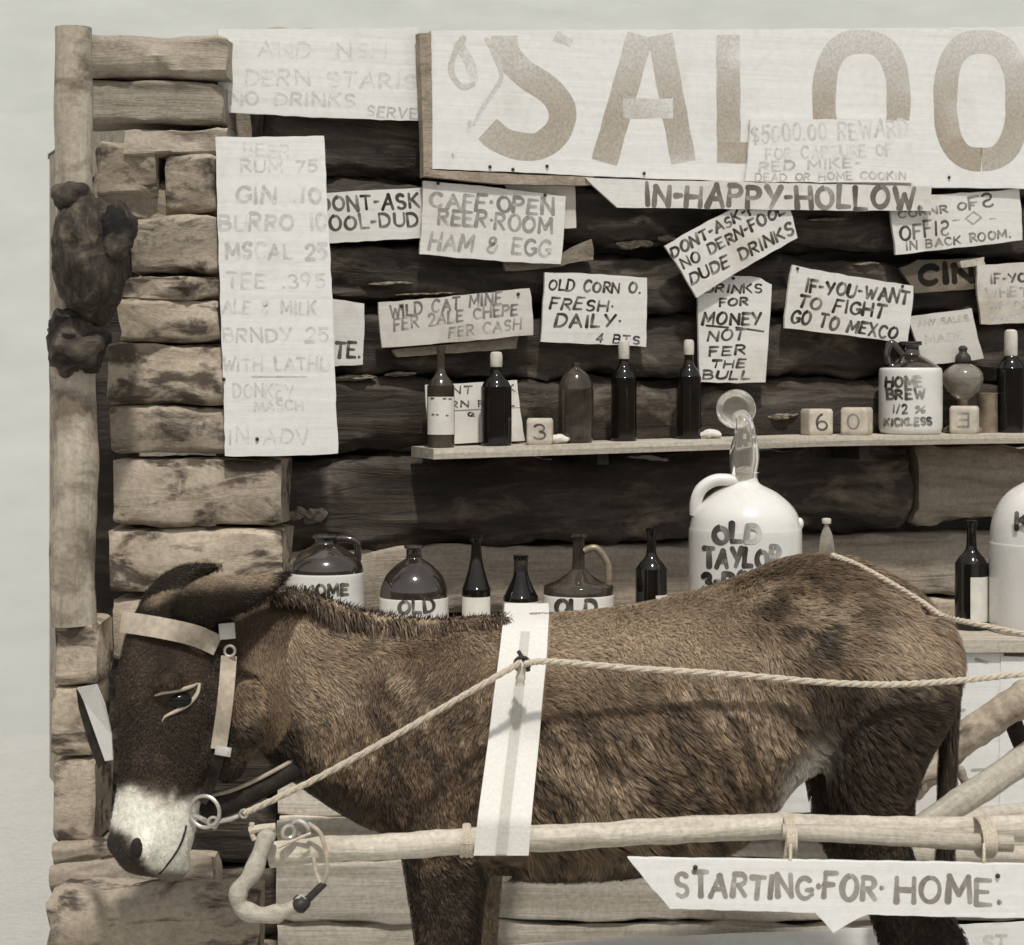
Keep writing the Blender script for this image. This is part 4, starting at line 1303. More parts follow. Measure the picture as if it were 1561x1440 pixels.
# head
HA, HB = P(286, 940, 3.90), P(222, 1330, 3.80)
HL = (HB - HA); hlen = HL.length; HL.normalize()
HN = Vector((-.76, -.65, 0)); HN = (HN - HL * HN.dot(HL)).normalized()
HS = HL.cross(HN).normalized()     # towards the far side of the head
hrows = [(-.10, .045, .05, .04), (-.04, .085, .09, .068), (.05, .106, .125, .082), (.14, .112, .165, .090), (.24, .112, .195, .096), (.34, .108, .200, .096), (.44, .100, .178, .086), (.54, .090, .130, .073), (.64, .082, .096, .064), (.74, .080, .084, .062),
         (.84, .080, .080, .066), (.91, .074, .076, .063), (.97, .056, .064, .053), (1.01, .030, .040, .036)]
rings = []
for t, a, b_, w in smooth_table(hrows):
    rings.append(ring(HA + HL * (hlen * t), HS * w, HN * a, 32, 2.4, vneg=HN * -(-b_)))
body.add(loft(rings))


def HP(t, a, s): return HA + HL * (hlen * t) + HN * a + HS * s


for sg in (-1, 1):
    body.add(sph(HP(.27, .070, sg * .082), .030, .030, .022, 14, 10))    # brow
    body.add(sph(HP(.90, .040, sg * .048), .024, .024, .030, 14, 10))     # nostril flare
    body.add(sph(HP(.31, -.125, sg * .074), .052, .052, .080, 16, 10))    # jowl
body.add(sph(P(368, 1088, 3.845), .050, .055, .082, 18, 12))
body.add(sph(P(344, 1150, 3.84), .042, .045, .050, 16, 10))
body.add(sph(HP(.96, -.052, 0), .040, .040, .032, 16, 10))               # chin
# ears
def ear(path, hw, dep, n=20):
    rr = []
    pts = [Vector(p) for p in path]
    for i, p in enumerate(pts):
        t = (pts[min(i + 1, len(pts) - 1)] - pts[max(i - 1, 0)]).normalized()
        up = Yv.cross(t).normalized()
        bk = t.cross(up).normalized()
        # hollow towards the top: the cup of the ear
        rr.append(ring(p, bk * dep[i], up * hw[i], n, 2.0))
    return loft(rr)
k = KD * .98
e1 = smooth_table([(296, 962, 3.83, 26, .034), (296, 934, 3.81, 34, .034), (318, 914, 3.805, 35, .030), (350, 908, 3.82, 32, .025), (385, 899, 3.845, 25, .019), (418, 886, 3.87, 15, .014), (446, 870, 3.885, 4, .007)], 4)
body.add(ear([P(a[0], a[1], a[2]) for a in e1], [a[3] * k for a in e1], [a[4] for a in e1]))
e2 = smooth_table([(226, 960, 3.90, 22, .028), (238, 925, 3.90, 26, .026), (258, 897, 3.92, 25, .022), (282, 878, 3.95, 20, .018), (310, 868, 3.99, 13, .013), (340, 862, 4.03, 5, .007)], 4)
body.add(ear([P(a[0], a[1], a[2]) for a in e2], [a[3] * k for a in e2], [a[4] for a in e2]))

me = bpy.data.meshes.new('rough')
me.from_pydata([tuple(v) for v in body.v], [], body.f)
tmp = bpy.data.objects.new('rough', me)
COL.objects.link(tmp)
md = tmp.modifiers.new('r', 'REMESH'); md.mode = 'VOXEL'; md.voxel_size = .0085
ms = tmp.modifiers.new('s', 'SMOOTH'); ms.factor = .5; ms.iterations = 5
dg = bpy.context.evaluated_depsgraph_get()
ev = tmp.evaluated_get(dg)
bm_ = bpy.data.meshes.new_from_object(ev)
bpy.data.objects.remove(tmp)
bpy.data.meshes.remove(me)
BV = np.empty(len(bm_.vertices) * 3); bm_.vertices.foreach_get('co', BV); BV = BV.reshape(-1, 3)
BF = [tuple(p.vertices) for p in bm_.polygons]
bvh = BVHTree.FromPolygons([tuple(v) for v in BV], BF)


def hit_body(px, py, default=None, lift=0.0):
    r_ = ray(px, py).normalized()
    loc, nor, idx, dist = bvh.ray_cast(C0, r_)
    if loc is None: return default
    return loc - r_ * lift


# ---- coat colours, with some light and shade painted in
def pix(p):
    d = p[:, 1]
    return HX + p[:, 0] / (S * d), HY - (p[:, 2] - EYE) / (S * d)


def nz(p, f, seed, oct_=3):
    out = np.empty(len(p))
    for i, q in enumerate(p):
        out[i] = noise.fractal(Vector((q[0] * f + seed, q[1] * f, q[2] * f)), .8, 2.0, oct_)
    return out


def sstep(a, b_, x): return np.clip((x - a) / (b_ - a), 0, 1) ** 2 * (3 - 2 * np.clip((x - a) / (b_ - a), 0, 1))


hA, hL, hN, hS = (np.array(v) for v in (HA, HL, HN, HS))
def headparam(p):
    q = p - hA
    t = q @ hL / hlen
    a = q @ hN
    s = q @ hS
    m = (t > -.12) & (t < 1.1) & (np.abs(s) < .13) & (a < .16) & (a > -.205 + .05 * t) & (p[:, 1] < 4.0) & (p[:, 2] < EYE - (905 - HY) * S * 3.85)
    return t, a, s, m


TAN = np.array((.226, .157, .099)); DARK = np.array((.034, .025, .018)); BLK = np.array((.018, .014, .011)); CREAM = np.array((.60, .555, .475)); MID = np.array((.125, .086, .056)); PALE_T = np.array((.39, .298, .203))
def mix(a, b_, f): return a * (1 - f[:, None]) + b_ * f[:, None]


def coat(p):
    X, Y = pix(p)
    n1, n2 = nz(p, 7, 2.0), nz(p, 22, 5.0)
    c = np.tile(TAN, (len(p), 1))
    c = mix(c, MID, sstep(.05, .45, n1) * .55)
    c = mix(c, PALE_T, sstep(.05, .5, -n1) * .6)
    # neck under line and chest: darker brown, with the neck's shadow painted in
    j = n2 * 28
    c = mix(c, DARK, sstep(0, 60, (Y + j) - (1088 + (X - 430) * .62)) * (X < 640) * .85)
    # shoulder mottling
    c = mix(c, MID, ((X > 540) & (X < 760)) * sstep(-.1, .3, n2) * .8)
    # back paled as if lit from above, pale neck patches, brown blotches on the flank
    pale_ = np.exp(-(((X - 960) / 190) ** 2 + ((Y - 975) / 62) ** 2)) + .8 * np.exp(-(((X - 1385) / 60) ** 2 + ((Y - 985) / 60) ** 2)) + .9 * np.exp(-(((X - 455) / 50) ** 2 + ((Y - 935) / 55) ** 2)) + .6 * np.exp(-(((X - 480) / 60) ** 2 + ((Y - 1040) / 60) ** 2))
    c = mix(c, PALE_T * 1.12, np.clip(pale_, 0, 1) * .95)
    st_ = nz(np.stack([p[:, 0] * 1.9 + p[:, 2] * 1.2, p[:, 1], p[:, 2] * .55 - p[:, 0] * .35], 1), 13, 31.0)
    c = mix(c, MID * .62, sstep(.0, .35, st_ + .10 * n1) * ((X > 560) & (X < 1240)) * sstep(985, 1100, Y) * .75)
    # legs
    lg = sstep(1285, 1335, Y + j)
    c = mix(c, DARK * 1.25, lg * .9)
    c = mix(c, PALE_T, lg * (X > 722) * (X < 800) * (p[:, 1] > 4.0) * .9)
    # croup swirl and dark thigh with its sharp edge
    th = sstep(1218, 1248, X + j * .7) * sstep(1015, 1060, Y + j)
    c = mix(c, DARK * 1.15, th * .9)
    sw = np.exp(-(((X - 1215) / 85) ** 2 + ((Y - (935 + (X - 1215) * .15)) / 70) ** 2))
    sw2 = np.exp(-(((X - 1285) / 55) ** 2 + ((Y - 985) / 60) ** 2))
    c = mix(c, DARK * 1.3, np.clip(sw * 1.0 + sw2 * .8, 0, 1) * sstep(-.25, .15, n2 + n1 * .5) * .9)
    # cream fold in front of the thigh
    fl = np.exp(-(((X - 1218 - (1200 - Y) * .35) / 24) ** 2 + ((Y - 1195) / 55) ** 2)) * (p[:, 1] < 4.0)
    c = mix(c, CREAM * 1.25, np.clip(fl * 1.8, 0, 1))
    # head
    t, a, s, m = headparam(p)
    hc = np.tile(DARK * 1.35, (len(p), 1))
    hc = mix(hc, MID * .8, sstep(.0, .4, n1 + n2 * .5) * .5)
    hc = mix(hc, MID * 1.1, sstep(.10, -.02, t + n2 * .03) * .8)
    jw = sstep(-.075, -.115, a + n2 * .012) * sstep(.56, .46, t) * sstep(.02, .1, t)
    hc = mix(hc, TAN * 1.05, jw * .9)
    hc = mix(hc, CREAM * 1.42, sstep(.645, .74, t + n2 * .05 - np.maximum(0, a) * .15))
    dk = sstep(14, -6, X + n2 * 10 - (180 + (Y - 1264) * .80)) * sstep(1252, 1272, Y + n2 * 10)
    hc = mix(hc, BLK, dk * .95)
    hc = mix(hc, MID * .6, sstep(.955, 1.0, t) * .8)
    c = np.where(m[:, None], hc, c)
    thr = np.exp(-(((X - 428) / 30) ** 2 + ((Y - 1125) / 45) ** 2)) * (p[:, 1] > 3.86) * ~m  # throat darkened with the shadow on the neck
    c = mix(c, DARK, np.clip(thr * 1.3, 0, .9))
    # ears; lit upper rim of the near one painted pale
    er = (Y < 966) & (X < 456) & (X > 196) & (Y < 962 - np.maximum(0, X - 330) * .66) & (p[:, 1] < 4.12) & ((p[:, 1] < 3.895) | (X < 330)) & ~(m & (t > .075))
    ec = np.tile(DARK * .8, (len(p), 1))
    ec = mix(ec, PALE_T * .95, (p[:, 1] < 3.87) * sstep(30, 4, Y - np.interp(X, [240, 268, 300, 345, 385, 415, 446], [905, 884, 879, 877, 876, 874, 868]) + j * .15) * .8)
    ec = mix(ec, BLK, sstep(405, 430, X))
    c = np.where(er[:, None], ec, c)
    return np.clip(c, .006, .8)


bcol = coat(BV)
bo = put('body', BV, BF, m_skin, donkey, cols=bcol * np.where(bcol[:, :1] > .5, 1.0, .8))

# ---- hair: ribbons combed over the hide
V3 = np.array(BV)
tri = []
for fce in BF:
    for i in range(1, len(fce) - 1): tri.append((fce[0], fce[i], fce[i + 1]))
tri = np.array(tri)
A_, B_, C3 = V3[tri[:, 0]], V3[tri[:, 1]], V3[tri[:, 2]]
fn = np.cross(B_ - A_, C3 - A_)
ar = np.linalg.norm(fn, axis=1)
fn = fn / np.maximum(ar, 1e-12)[:, None]
cen = (A_ + B_ + C3) / 3
wgt = ar * np.where(cen[:, 2] < .38, .25, 1.0) * np.where((fn[:, 1] > .45) | (cen[:, 1] > 4.12), .45, 1.0)
tt, aa, ss, mm = headparam(cen)
wgt = wgt * np.where(mm, 1.7, 1.0)
rs = np.random.RandomState(4)
NH = 330000
pick = rs.choice(len(tri), NH, p=wgt / wgt.sum())
u1, u2 = rs.rand(NH), rs.rand(NH)
fl_ = u1 + u2 > 1
u1[fl_], u2[fl_] = 1 - u1[fl_], 1 - u2[fl_]
p = A_[pick] + (B_ - A_)[pick] * u1[:, None] + (C3 - A_)[pick] * u2[:, None]
nrm = fn[pick]
X, Y = pix(p)
t, a, s, m = headparam(p)
# no hair under the canvas band, nor right on the eye
bx = 803 - (Y - 930) * 0.098
keep = ~((np.abs(X - bx) < 36) & (Y > 925) & (Y < 1320) & (p[:, 1] < 4.0))
keep &= ~(m & (t > .70) & (rs.rand(NH) < .8))
keep &= ~((np.abs(X - 268) < 30) & (np.abs(Y - 1068) < 20) & m)
p, nrm, X, Y, t, m, a = p[keep], nrm[keep], X[keep], Y[keep], t[keep], m[keep], a[keep]
n_ = len(p)
nA, nB = nz(p, 5, 11, 2), nz(p, 14, 17, 2)
base = np.zeros((n_, 3))
base[:, 0] = .62; base[:, 2] = -.78
neckz = X < 620
base[neckz] = (.45, 0, -.85)
shz = (X > 540) & (X < 760) & (Y > 1000)
base[shz] = (.15, 0, -1.0)
cr = (X > 1180) & (Y < 1010)
base[cr] = (.55, -.1, -.35)
lgz = Y > 1290
base[lgz] = (.1, 0, -1)
ww = np.zeros_like(base); ww[:] = hL
base[m] = ww[m]
earz = (Y < 958 - np.maximum(0, X - 330) * .66) & (X < 456) & ((p[:, 1] < 3.9) | (X < 330)) & ~(m & (t > .075))
base[earz] = (.9, .2, .2)
ang = nA * .8 + nB * .55
ca, sa = np.cos(ang), np.sin(ang)
bx_, bz_ = base[:, 0] * ca - base[:, 2] * sa, base[:, 0] * sa + base[:, 2] * ca
base[:, 0], base[:, 2] = bx_, bz_
base += rs.randn(n_, 3) * .14
dirv = base - nrm * (base * nrm).sum(1)[:, None]
dirv /= np.maximum(np.linalg.norm(dirv, axis=1), 1e-6)[:, None]
ln = .015 + .005 * nB
ln = np.where((X > 820) & (X < 1250) & (Y > 1050), .026 + .009 * nB, ln)
ln = np.where((Y > 1230) & (Y < 1345) & (X > 780) & (X < 1200), .046, ln)
ln = np.where((X > 1150) & (Y < 1030), .026 + .008 * nB, ln)
ln = np.where((X > 1220) & (Y > 1040) & (Y < 1270), .027, ln)
ln = np.where((Y < 985) & (X > 790) & (X < 1120), .011, ln)
ln = np.where(lgz & ~((Y < 1345) & (X > 780) & (X < 1200)), .012, ln)
ln = np.where(m, np.where((t > .66), .0032, .006 + .010 * (a < -.09)), ln)
ln = np.where(earz, .008, ln)
ln *= rs.uniform(.7, 1.25, n_)
lift = np.where(m | earz, .10, .24)
tip = p + (dirv + nrm * lift[:, None]) * ln[:, None]
# clumps
nc = n_ // 18
ci = rs.choice(n_, nc, replace=False)
kd = kdtree.KDTree(nc)
for i, q in enumerate(p[ci]): kd.insert(q, i)
kd.balance()
own = np.array([kd.find(q)[1] for q in p])
ctip = tip[ci][own]
cl = np.where(m | earz, .08, .22 + .30 * sstep(1020, 1150, Y) * sstep(740, 840, X))
far_ = np.linalg.norm(p[ci][own] - p, axis=1)
cl = np.where(far_ > .03, 0, cl)
tip = tip * (1 - cl[:, None]) + ctip * cl[:, None] + nrm * (.002)
midp = p * .45 + tip * .55 + nrm * (ln * .10)[:, None]
wv = np.cross(dirv, nrm)
wv /= np.maximum(np.linalg.norm(wv, axis=1), 1e-6)[:, None]
tw = rs.uniform(-.7, .7, n_)
wv = wv * np.cos(tw)[:, None] + nrm * np.sin(tw)[:, None]
wd = np.where(m | earz, .0009, .00115) * rs.uniform(.7, 1.3, n_)
hv = np.empty((n_, 5, 3))
root = p - nrm * .002
hv[:, 0] = root - wv * wd[:, None] * .5
hv[:, 1] = root + wv * wd[:, None] * .5
hv[:, 2] = midp + wv * wd[:, None] * .42
hv[:, 3] = midp - wv * wd[:, None] * .42
hv[:, 4] = tip
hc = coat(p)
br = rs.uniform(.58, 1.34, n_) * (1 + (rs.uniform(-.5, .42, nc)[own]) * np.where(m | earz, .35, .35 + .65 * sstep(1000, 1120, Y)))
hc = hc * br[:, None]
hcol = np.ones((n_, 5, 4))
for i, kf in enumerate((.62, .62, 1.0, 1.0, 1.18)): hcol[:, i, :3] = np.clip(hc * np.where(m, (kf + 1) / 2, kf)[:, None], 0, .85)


def ribbons(name, hv, hcol, parent):
    n_ = len(hv)
    org = np.array(frames[parent].translation)
    me = bpy.data.meshes.new(name)
    me.vertices.add(n_ * 5)
    me.vertices.foreach_set('co', (hv - org).reshape(-1))
    idx = np.arange(n_)[:, None] * 5
    loops = np.concatenate([idx + 0, idx + 1, idx + 2, idx + 3, idx + 3, idx + 2, idx + 4], axis=1).reshape(-1)
    me.loops.add(n_ * 7)
    me.loops.foreach_set('vertex_index', loops.astype(np.int32))
    me.polygons.add(n_ * 2)
    st = np.stack([np.arange(n_) * 7, np.arange(n_) * 7 + 4], 1).reshape(-1)
    me.polygons.foreach_set('loop_start', st.astype(np.int32))
    me.polygons.foreach_set('loop_total', np.tile([4, 3], n_).astype(np.int32))
    me.update(calc_edges=True)
    at = me.color_attributes.new('Col', 'FLOAT_COLOR', 'POINT')
    at.data.foreach_set('color', hcol.reshape(-1))
    me.polygons.foreach_set('use_smooth', [True] * len(me.polygons))
    me.materials.append(m_fur)
    o = bpy.data.objects.new(name, me)
    COL.objects.link(o)
    o.parent = parent
    frames[o] = frames[parent]
    return o


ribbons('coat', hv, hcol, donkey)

# ---- mane: pale at the crest, dark tips hanging to the near side
crest = smooth_path([P(x, y, DC) + Yv * dy for x, y, dy in ((424, 903, -.036), (450, 900, -.030), (490, 909, -.022), (540, 929, -.015), (620, 943, -.006), (700, 946, 0), (770, 942, 0))], 20)
NM = 9000
cidx = rs.rand(NM) * (len(crest) - 1)
i0 = cidx.astype(int).clip(0, len(crest) - 2); fr_ = cidx - i0
CR = np.array([tuple(q) for q in crest])
mpnt = CR[i0] * (1 - fr_[:, None]) + CR[i0 + 1] * fr_[:, None]
mpnt += np.stack([rs.randn(NM) * .004, rs.uniform(-.03, .012, NM), rs.uniform(-.012, .004, NM)], 1)
xx = pix(mpnt)[0]
Lm = (.050 + .018 * np.sin(xx * .09) + rs.randn(NM) * .010) * np.clip((775 - xx) / 120, .35, 1) * np.clip((xx - 428) / 90, .15, 1) * rs.uniform(.45, 1.25, NM)
upm = rs.rand(NM) < .16
tipm = mpnt + np.stack([.012 + rs.randn(NM) * .007, -.045 + rs.randn(NM) * .01, -Lm], 1)
tipm[upm] = mpnt[upm] + np.stack([.006 + rs.randn(upm.sum()) * .006, rs.randn(upm.sum()) * .01, rs.uniform(.004, .018, upm.sum())], 1)
mid_ = mpnt * .5 + tipm * .5 + np.stack([np.zeros(NM), np.where(upm, 0, -.020), np.where(upm, 0, .010)], 1)
wx = np.zeros((NM, 3)); wx[:, 0] = rs.uniform(.0009, .0016, NM); wx[:, 1] = rs.randn(NM) * .0006
mv = np.empty((NM, 5, 3))
mv[:, 0], mv[:, 1], mv[:, 2], mv[:, 3], mv[:, 4] = mpnt - wx, mpnt + wx, mid_ + wx * .8, mid_ - wx * .8, tipm
mc = np.ones((NM, 5, 4)); bri = rs.uniform(.6, 1.3, NM)[:, None]
mc[:, 0, :3] = mc[:, 1, :3] = np.where(upm[:, None], MID, PALE_T * 1.05) * bri
mc[:, 2, :3] = mc[:, 3, :3] = np.where(upm[:, None], DARK, np.where((rs.rand(NM) < .72)[:, None], MID * .6, TAN)) * bri
mc[:, 4, :3] = np.where((rs.rand(NM) < .85)[:, None], DARK, MID) * bri
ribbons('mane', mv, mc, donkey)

# ---- tail
tp = smooth_path([P(1440, 1010, 4.02), P(1449, 1050, 4.03), P(1446, 1110, 4.03), P(1444, 1180, 4.03), P(1442, 1250, 4.02), P(1440, 1330, 4.02), P(1440, 1400, 4.01)], 6)
rad = [.016 + .004 * math.sin(i * .2) for i in range(len(tp))]
tv, tf = tube(tp, rad, 14)
tl = put('tail', tv, tf, m_skin, donkey, cols=np.tile(DARK * 1.2, (len(tv), 1)))
NT = 3000
ti = rs.rand(NT) * (len(tp) - 2)
T0 = np.array([tuple(q) for q in tp])
i0 = ti.astype(int); fr_ = ti - i0
tpn = T0[i0] * (1 - fr_[:, None]) + T0[i0 + 1] * fr_[:, None]
an = rs.rand(NT) * 6.283
rd = np.stack([np.cos(an), np.sin(an), np.zeros(NT)], 1)
tpn = tpn + rd * .016
tt_ = tpn + rd * rs.uniform(.002, .007, NT)[:, None] + np.array((0, 0, -1)) * rs.uniform(.03, .05, NT)[:, None]
wx = np.stack([-np.sin(an), np.cos(an), np.zeros(NT)], 1) * .0012
md_ = tpn * .5 + tt_ * .5 + rd * .002
mv = np.empty((NT, 5, 3)); mv[:, 0], mv[:, 1], mv[:, 2], mv[:, 3], mv[:, 4] = tpn - wx, tpn + wx, md_ + wx * .8, md_ - wx * .8, tt_
mc = np.ones((NT, 5, 4)); mc[:, :, :3] = (DARK * 1.3)[None, None, :] * rs.uniform(.6, 1.5, NT)[:, None, None]
th_ = ribbons('tail_hair', mv, mc, tl)

# ---- eye, lids, nostrils, mouth
ec = hit_body(266, 1068, P(266, 1068, 3.8))
MB().add(sph(ec + Vector((.004, .012, 0)), .027, .019, .0165, 20, 12)).put('eye', m_eye, donkey)
def lid(pts, rr):
    q = [hit_body(x, y, P(x, y, 3.78), .001) for x, y in pts]
    return tube(smooth_path(q, 5), rr, 8)
lidm = plain('pale_eyelid', (.44, .38, .30), .6, .3, .15, 60, .2)
MB().add(lid([(236, 1060), (252, 1055), (275, 1051), (292, 1046), (302, 1041)], [.0040 * math.sin(math.pi * (.12 + .8 * i / 20)) for i in range(21)])).put('eyelid', lidm, donkey)
MB().add(lid([(304, 1041), (300, 1058), (286, 1074), (268, 1084), (252, 1092), (247, 1100)], [.0042 * math.sin(math.pi * (.25 + .70 * i / 25)) for i in range(26)])).put('eyelid', lidm, donkey)
MB().add(sph(HP(.905, .058, -.052), .013, .013, .019, 14, 10)).put('nostril', m_leatherd, donkey)
mo = [hit_body(x, y, None, .001) for x, y in ((284, 1258), (278, 1280), (268, 1300), (255, 1318), (243, 1332))]
mo = [q for q in mo if q is not None]
if len(mo) > 2: MB().add(tube(smooth_path(mo, 5), .0022, 8)).put('mouth_line', m_leatherd, donkey)

# ------------------------------------------------------------------ harness
def strap_on(path, half, lift, th=.004, default_d=3.8, smooth_n=3, k=6):
    """a strap laid over the body along a photo path; half = half width in pixels"""
    pp = smooth_path([Vector((*q, 0)) for q in path], k)
    L, Rr = [], []
    def side_pts(sg):
        ds = []
        for i, q in enumerate(pp):
            t_ = (pp[min(i + 1, len(pp) - 1)] - pp[max(i - 1, 0)]).normalized()
            nn = Vector((-t_.y, t_.x, 0))
            e = q + nn * half * sg
            h_ = hit_body(e.x, e.y)
            ds.append([e.x, e.y, h_.y if h_ is not None else None])
        known = [(i, z[2]) for i, z in enumerate(ds) if z[2] is not None]
        for i, z in enumerate(ds):
            if z[2] is None:
                z[2] = min(known, key=lambda q: abs(q[0] - i))[1] if known else default_d
        for _ in range(smooth_n):
            vals = [z[2] for z in ds]
            for i in range(1, len(ds) - 1): ds[i][2] = min((vals[i - 1] + vals[i] + vals[i + 1]) / 3, vals[i])
        return [P(x, y, d - lift) for x, y, d in ds]
    a, b_, = side_pts(1), side_pts(-1)
    rings = []
    for i in range(len(a)):
        v_ = Vector((0, th, 0))
        m_ = (a[i] + b_[i]) / 2 - Vector((0, .0015, 0))
        rings.append([a[i], m_, b_[i], b_[i] + v_, m_ + v_, a[i] + v_])
    return loft(rings)


bridle = empty('bridle', HP(.2, 0, -.1), 'worn leather bridle with steel bit ring on the donkey head', 'bridle')
MB().add(strap_on([(184, 948), (215, 952), (260, 960), (300, 970), (332, 984)], 16, .014)).put('browband', m_leather, bridle)
MB().add(strap_on([(349, 1000), (346, 1040), (342, 1080), (337, 1115), (333, 1142)], 12, .014)).put('cheek_strap', m_leather, bridle)
MB().add(strap_on([(328, 1143), (352, 1147)], 7, .017)).put('keeper', m_steel, bridle)
MB().add(strap_on([(345, 950), (347, 974)], 12, .018)).put('rosette', m_canvas, bridle)
c = hit_body(350, 992, P(350, 992, 3.8), .02)
MB().add(torus(c, .010, .0028)).put('buckle', m_steel, bridle)
MB().add(strap_on([(333, 1150), (326, 1180), (316, 1205), (306, 1222)], 9, .012)).put('cheek_strap', m_leatherd, bridle)
# blinker standing out on the far side
bp = [P(x, y, d_) for x, y, d_ in ((118, 1048, 3.99), (147, 1043, 3.93), (160, 1075, 3.90), (170, 1120, 3.89), (172, 1158, 3.89), (160, 1160, 3.90), (142, 1110, 3.95), (128, 1070, 3.98))]
nn = Vector((.1, 1, 0)).normalized() * .005
v = bp + [q + nn for q in bp]
N8 = len(bp)
f = [tuple(range(N8)), tuple(range(2 * N8 - 1, N8 - 1, -1))] + [(i, i + N8, (i + 1) % N8 + N8, (i + 1) % N8) for i in range(N8)]
put('blinker', v, f, m_canvas, bridle, smooth=False)
bp2 = [P(x, y, d_) for x, y, d_ in ((116, 1050, 4.0), (128, 1070, 3.99), (142, 1110, 3.96), (160, 1160, 3.91), (150, 1172, 3.93), (134, 1130, 3.98), (120, 1080, 4.01))]
v = bp2 + [q + nn for q in bp2]; N8 = len(bp2)
f = [tuple(range(N8)), tuple(range(2 * N8 - 1, N8 - 1, -1))] + [(i, i + N8, (i + 1) % N8 + N8, (i + 1) % N8) for i in range(N8)]
put('blinker', v, f, m_leatherd, bridle, smooth=False)
# bit ring, hook and throat lead
rc = P(312, 1237, 3.755)
MB().add(torus(rc, 24 * S * 3.77, .0036, Vector((.25, 1, 0)))).put('bit_ring', m_steel, bridle)
MB().add(tube([P(290, 1240, 3.80), P(312, 1250, 3.79), P(330, 1262, 3.78)], .005, 8)).put('bit', m_steel, bridle)
MB().add(torus(P(325, 1253, 3.755), .009, .003)).add(tube([P(334, 1252, 3.755), P(352, 1248, 3.753), P(364, 1243, 3.752)], [.0042, .005, .004], 8)).add(torus(P(372, 1240, 3.752), .007, .0028)).put('snap_hook', m_steel, bridle)
MB().add(tube(smooth_path([P(308, 1232, 3.86), P(350, 1222, 3.86), P(400, 1200, 3.88), P(450, 1172, 3.92)], 5), [.022 + .003 * math.sin(i * .4) for i in range(16)], 16)).put('throat_strap', m_leatherd, bridle)
MB().add(tube(smooth_path([P(303, 1216, 3.845), P(352, 1205, 3.845), P(400, 1184, 3.865), P(448, 1158, 3.91)], 5), .004, 8)).put('lit_strap_edge', m_leather, bridle)  # pale tube puts in the lit upper edge of the throat strap

# canvas back band
band = empty('back_band', P(790, 930, 3.9), 'wide white canvas band with a grey stripe across the donkey back', 'harness strap')
path = [(803, 934), (800, 965), (797, 1000), (790, 1060), (784, 1120), (777, 1180), (770, 1240), (764, 1304)]
def band_grid(path, half0, half1, lift, th, over=True):
    pp = smooth_path([Vector((*q, 0)) for q in path], 7)
    NW = 8
    grid = []
    for i, q in enumerate(pp):
        hw = half0 + (half1 - half0) * i / (len(pp) - 1)
        row = []
        for j in range(NW + 1):
            e = q.x + (j / NW * 2 - 1) * hw
            h_ = hit_body(e, q.y)
            row.append([e, q.y, h_.y if h_ is not None else None])
        grid.append(row)
    for j in range(NW + 1):
        last = None
        for i in range(len(grid) - 1, -1, -1):
            if grid[i][j][2] is None: grid[i][j][2] = (last or 3.8) + .02
            last = grid[i][j][2]
        for i in range(len(grid)):
            if grid[i][j][1] > 1120: grid[i][j][2] = min(grid[i][j][2], 3.80 - .114 * min(1, max(0, (grid[i][j][1] - 1120) / 130)))
        for _ in range(4):
            vals = [g[j][2] for g in grid]
            for i in range(1, len(grid) - 1): grid[i][j][2] = min((vals[i - 1] + vals[i] + vals[i + 1]) / 3, vals[i])
    rows = [[P(x, y, d_ - lift) for x, y, d_ in row] for row in grid]
    if over:
        top = rows[0]
        back1 = [q + Vector((0, .06, .012)) for q in top]
        back2 = [q + Vector((0, .16, .0)) for q in top]
        back3 = [q + Vector((0, .27, -.10)) for q in top]
        back4 = [q + Vector((0, .335, -.25)) for q in top]
        rows = [back4, back3, back2, back1] + rows
    v, f = [], []
    n2 = NW + 1
    for row in rows: v += row
    m0 = len(v)
    for row in rows: v += [q + Vector((0, th, -th * .2)) for q in row]
    for i in range(len(rows) - 1):
        for j in range(NW):
            k_ = i * n2 + j
            f.append((k_, k_ + n2, k_ + n2 + 1, k_ + 1))
            f.append((m0 + k_, m0 + k_ + 1, m0 + k_ + n2 + 1, m0 + k_ + n2))
    for i in range(len(rows) - 1):
        for j in (0, NW):
            k_ = i * n2 + j
            q_ = (k_, m0 + k_, m0 + k_ + n2, k_ + n2)
            f.append(q_ if j == 0 else q_[::-1])
    return v, f


v, f = band_grid(path, 34, 42, .016, .005)
put('webbing', v, f, m_canvas, band)
v, f = band_grid([(801, 962), (797, 1000), (790, 1060), (784, 1120), (777, 1180), (770, 1240), (764, 1302)], 7, 8.5, .0195, .003, over=False)
put('stripe', v, f, m_canvasd, band)
c = P(796, 1012, 3.735)
MB().add(torus(c, .013, .004, Vector((0, 1, .2)))).add(tube([P(790, 992, 3.74), P(800, 1008, 3.733), P(806, 1022, 3.74)], .004, 8)).put('ring', m_iron, band)
MB().add(tube(smooth_path([P(796, 1015, 3.735), P(794, 1030, 3.733), P(793, 1044, 3.736)], 4), [.007 + .001 * i % .003 for i in range(9)], 8)).put('tongue', m_cork, band)

# reins and ropes
def rope(name, label, pts, r, cat='rope'):
    q = smooth_path(pts, 24)
    Lr = 0
    rings_n = 10
    fine = []
    for i in range(len(q) - 1):
        m_ = max(1, int((q[i + 1] - q[i]).length / .006))
        for j in range(m_): fine.append(q[i] + (q[i + 1] - q[i]) * (j / m_))
    fine.append(q[-1])
    # three twisted strands
    mb = MB()
    for s_ in range(3):
        st = []
        for i, p_ in enumerate(fine):
            t_ = (fine[min(i + 1, len(fine) - 1)] - fine[max(i - 1, 0)]).normalized()
            a = t_.cross(Zv).normalized(); w_ = a.cross(t_)
            an = i * .55 + s_ * 2.094
            st.append(p_ + (a * math.cos(an) + w_ * math.sin(an)) * r * .5)
        mb.add(tube(st, r * .62, 6))
    o = mb.put(name, m_rope)
    return tag(o, label, cat, 'ropes of the harness')


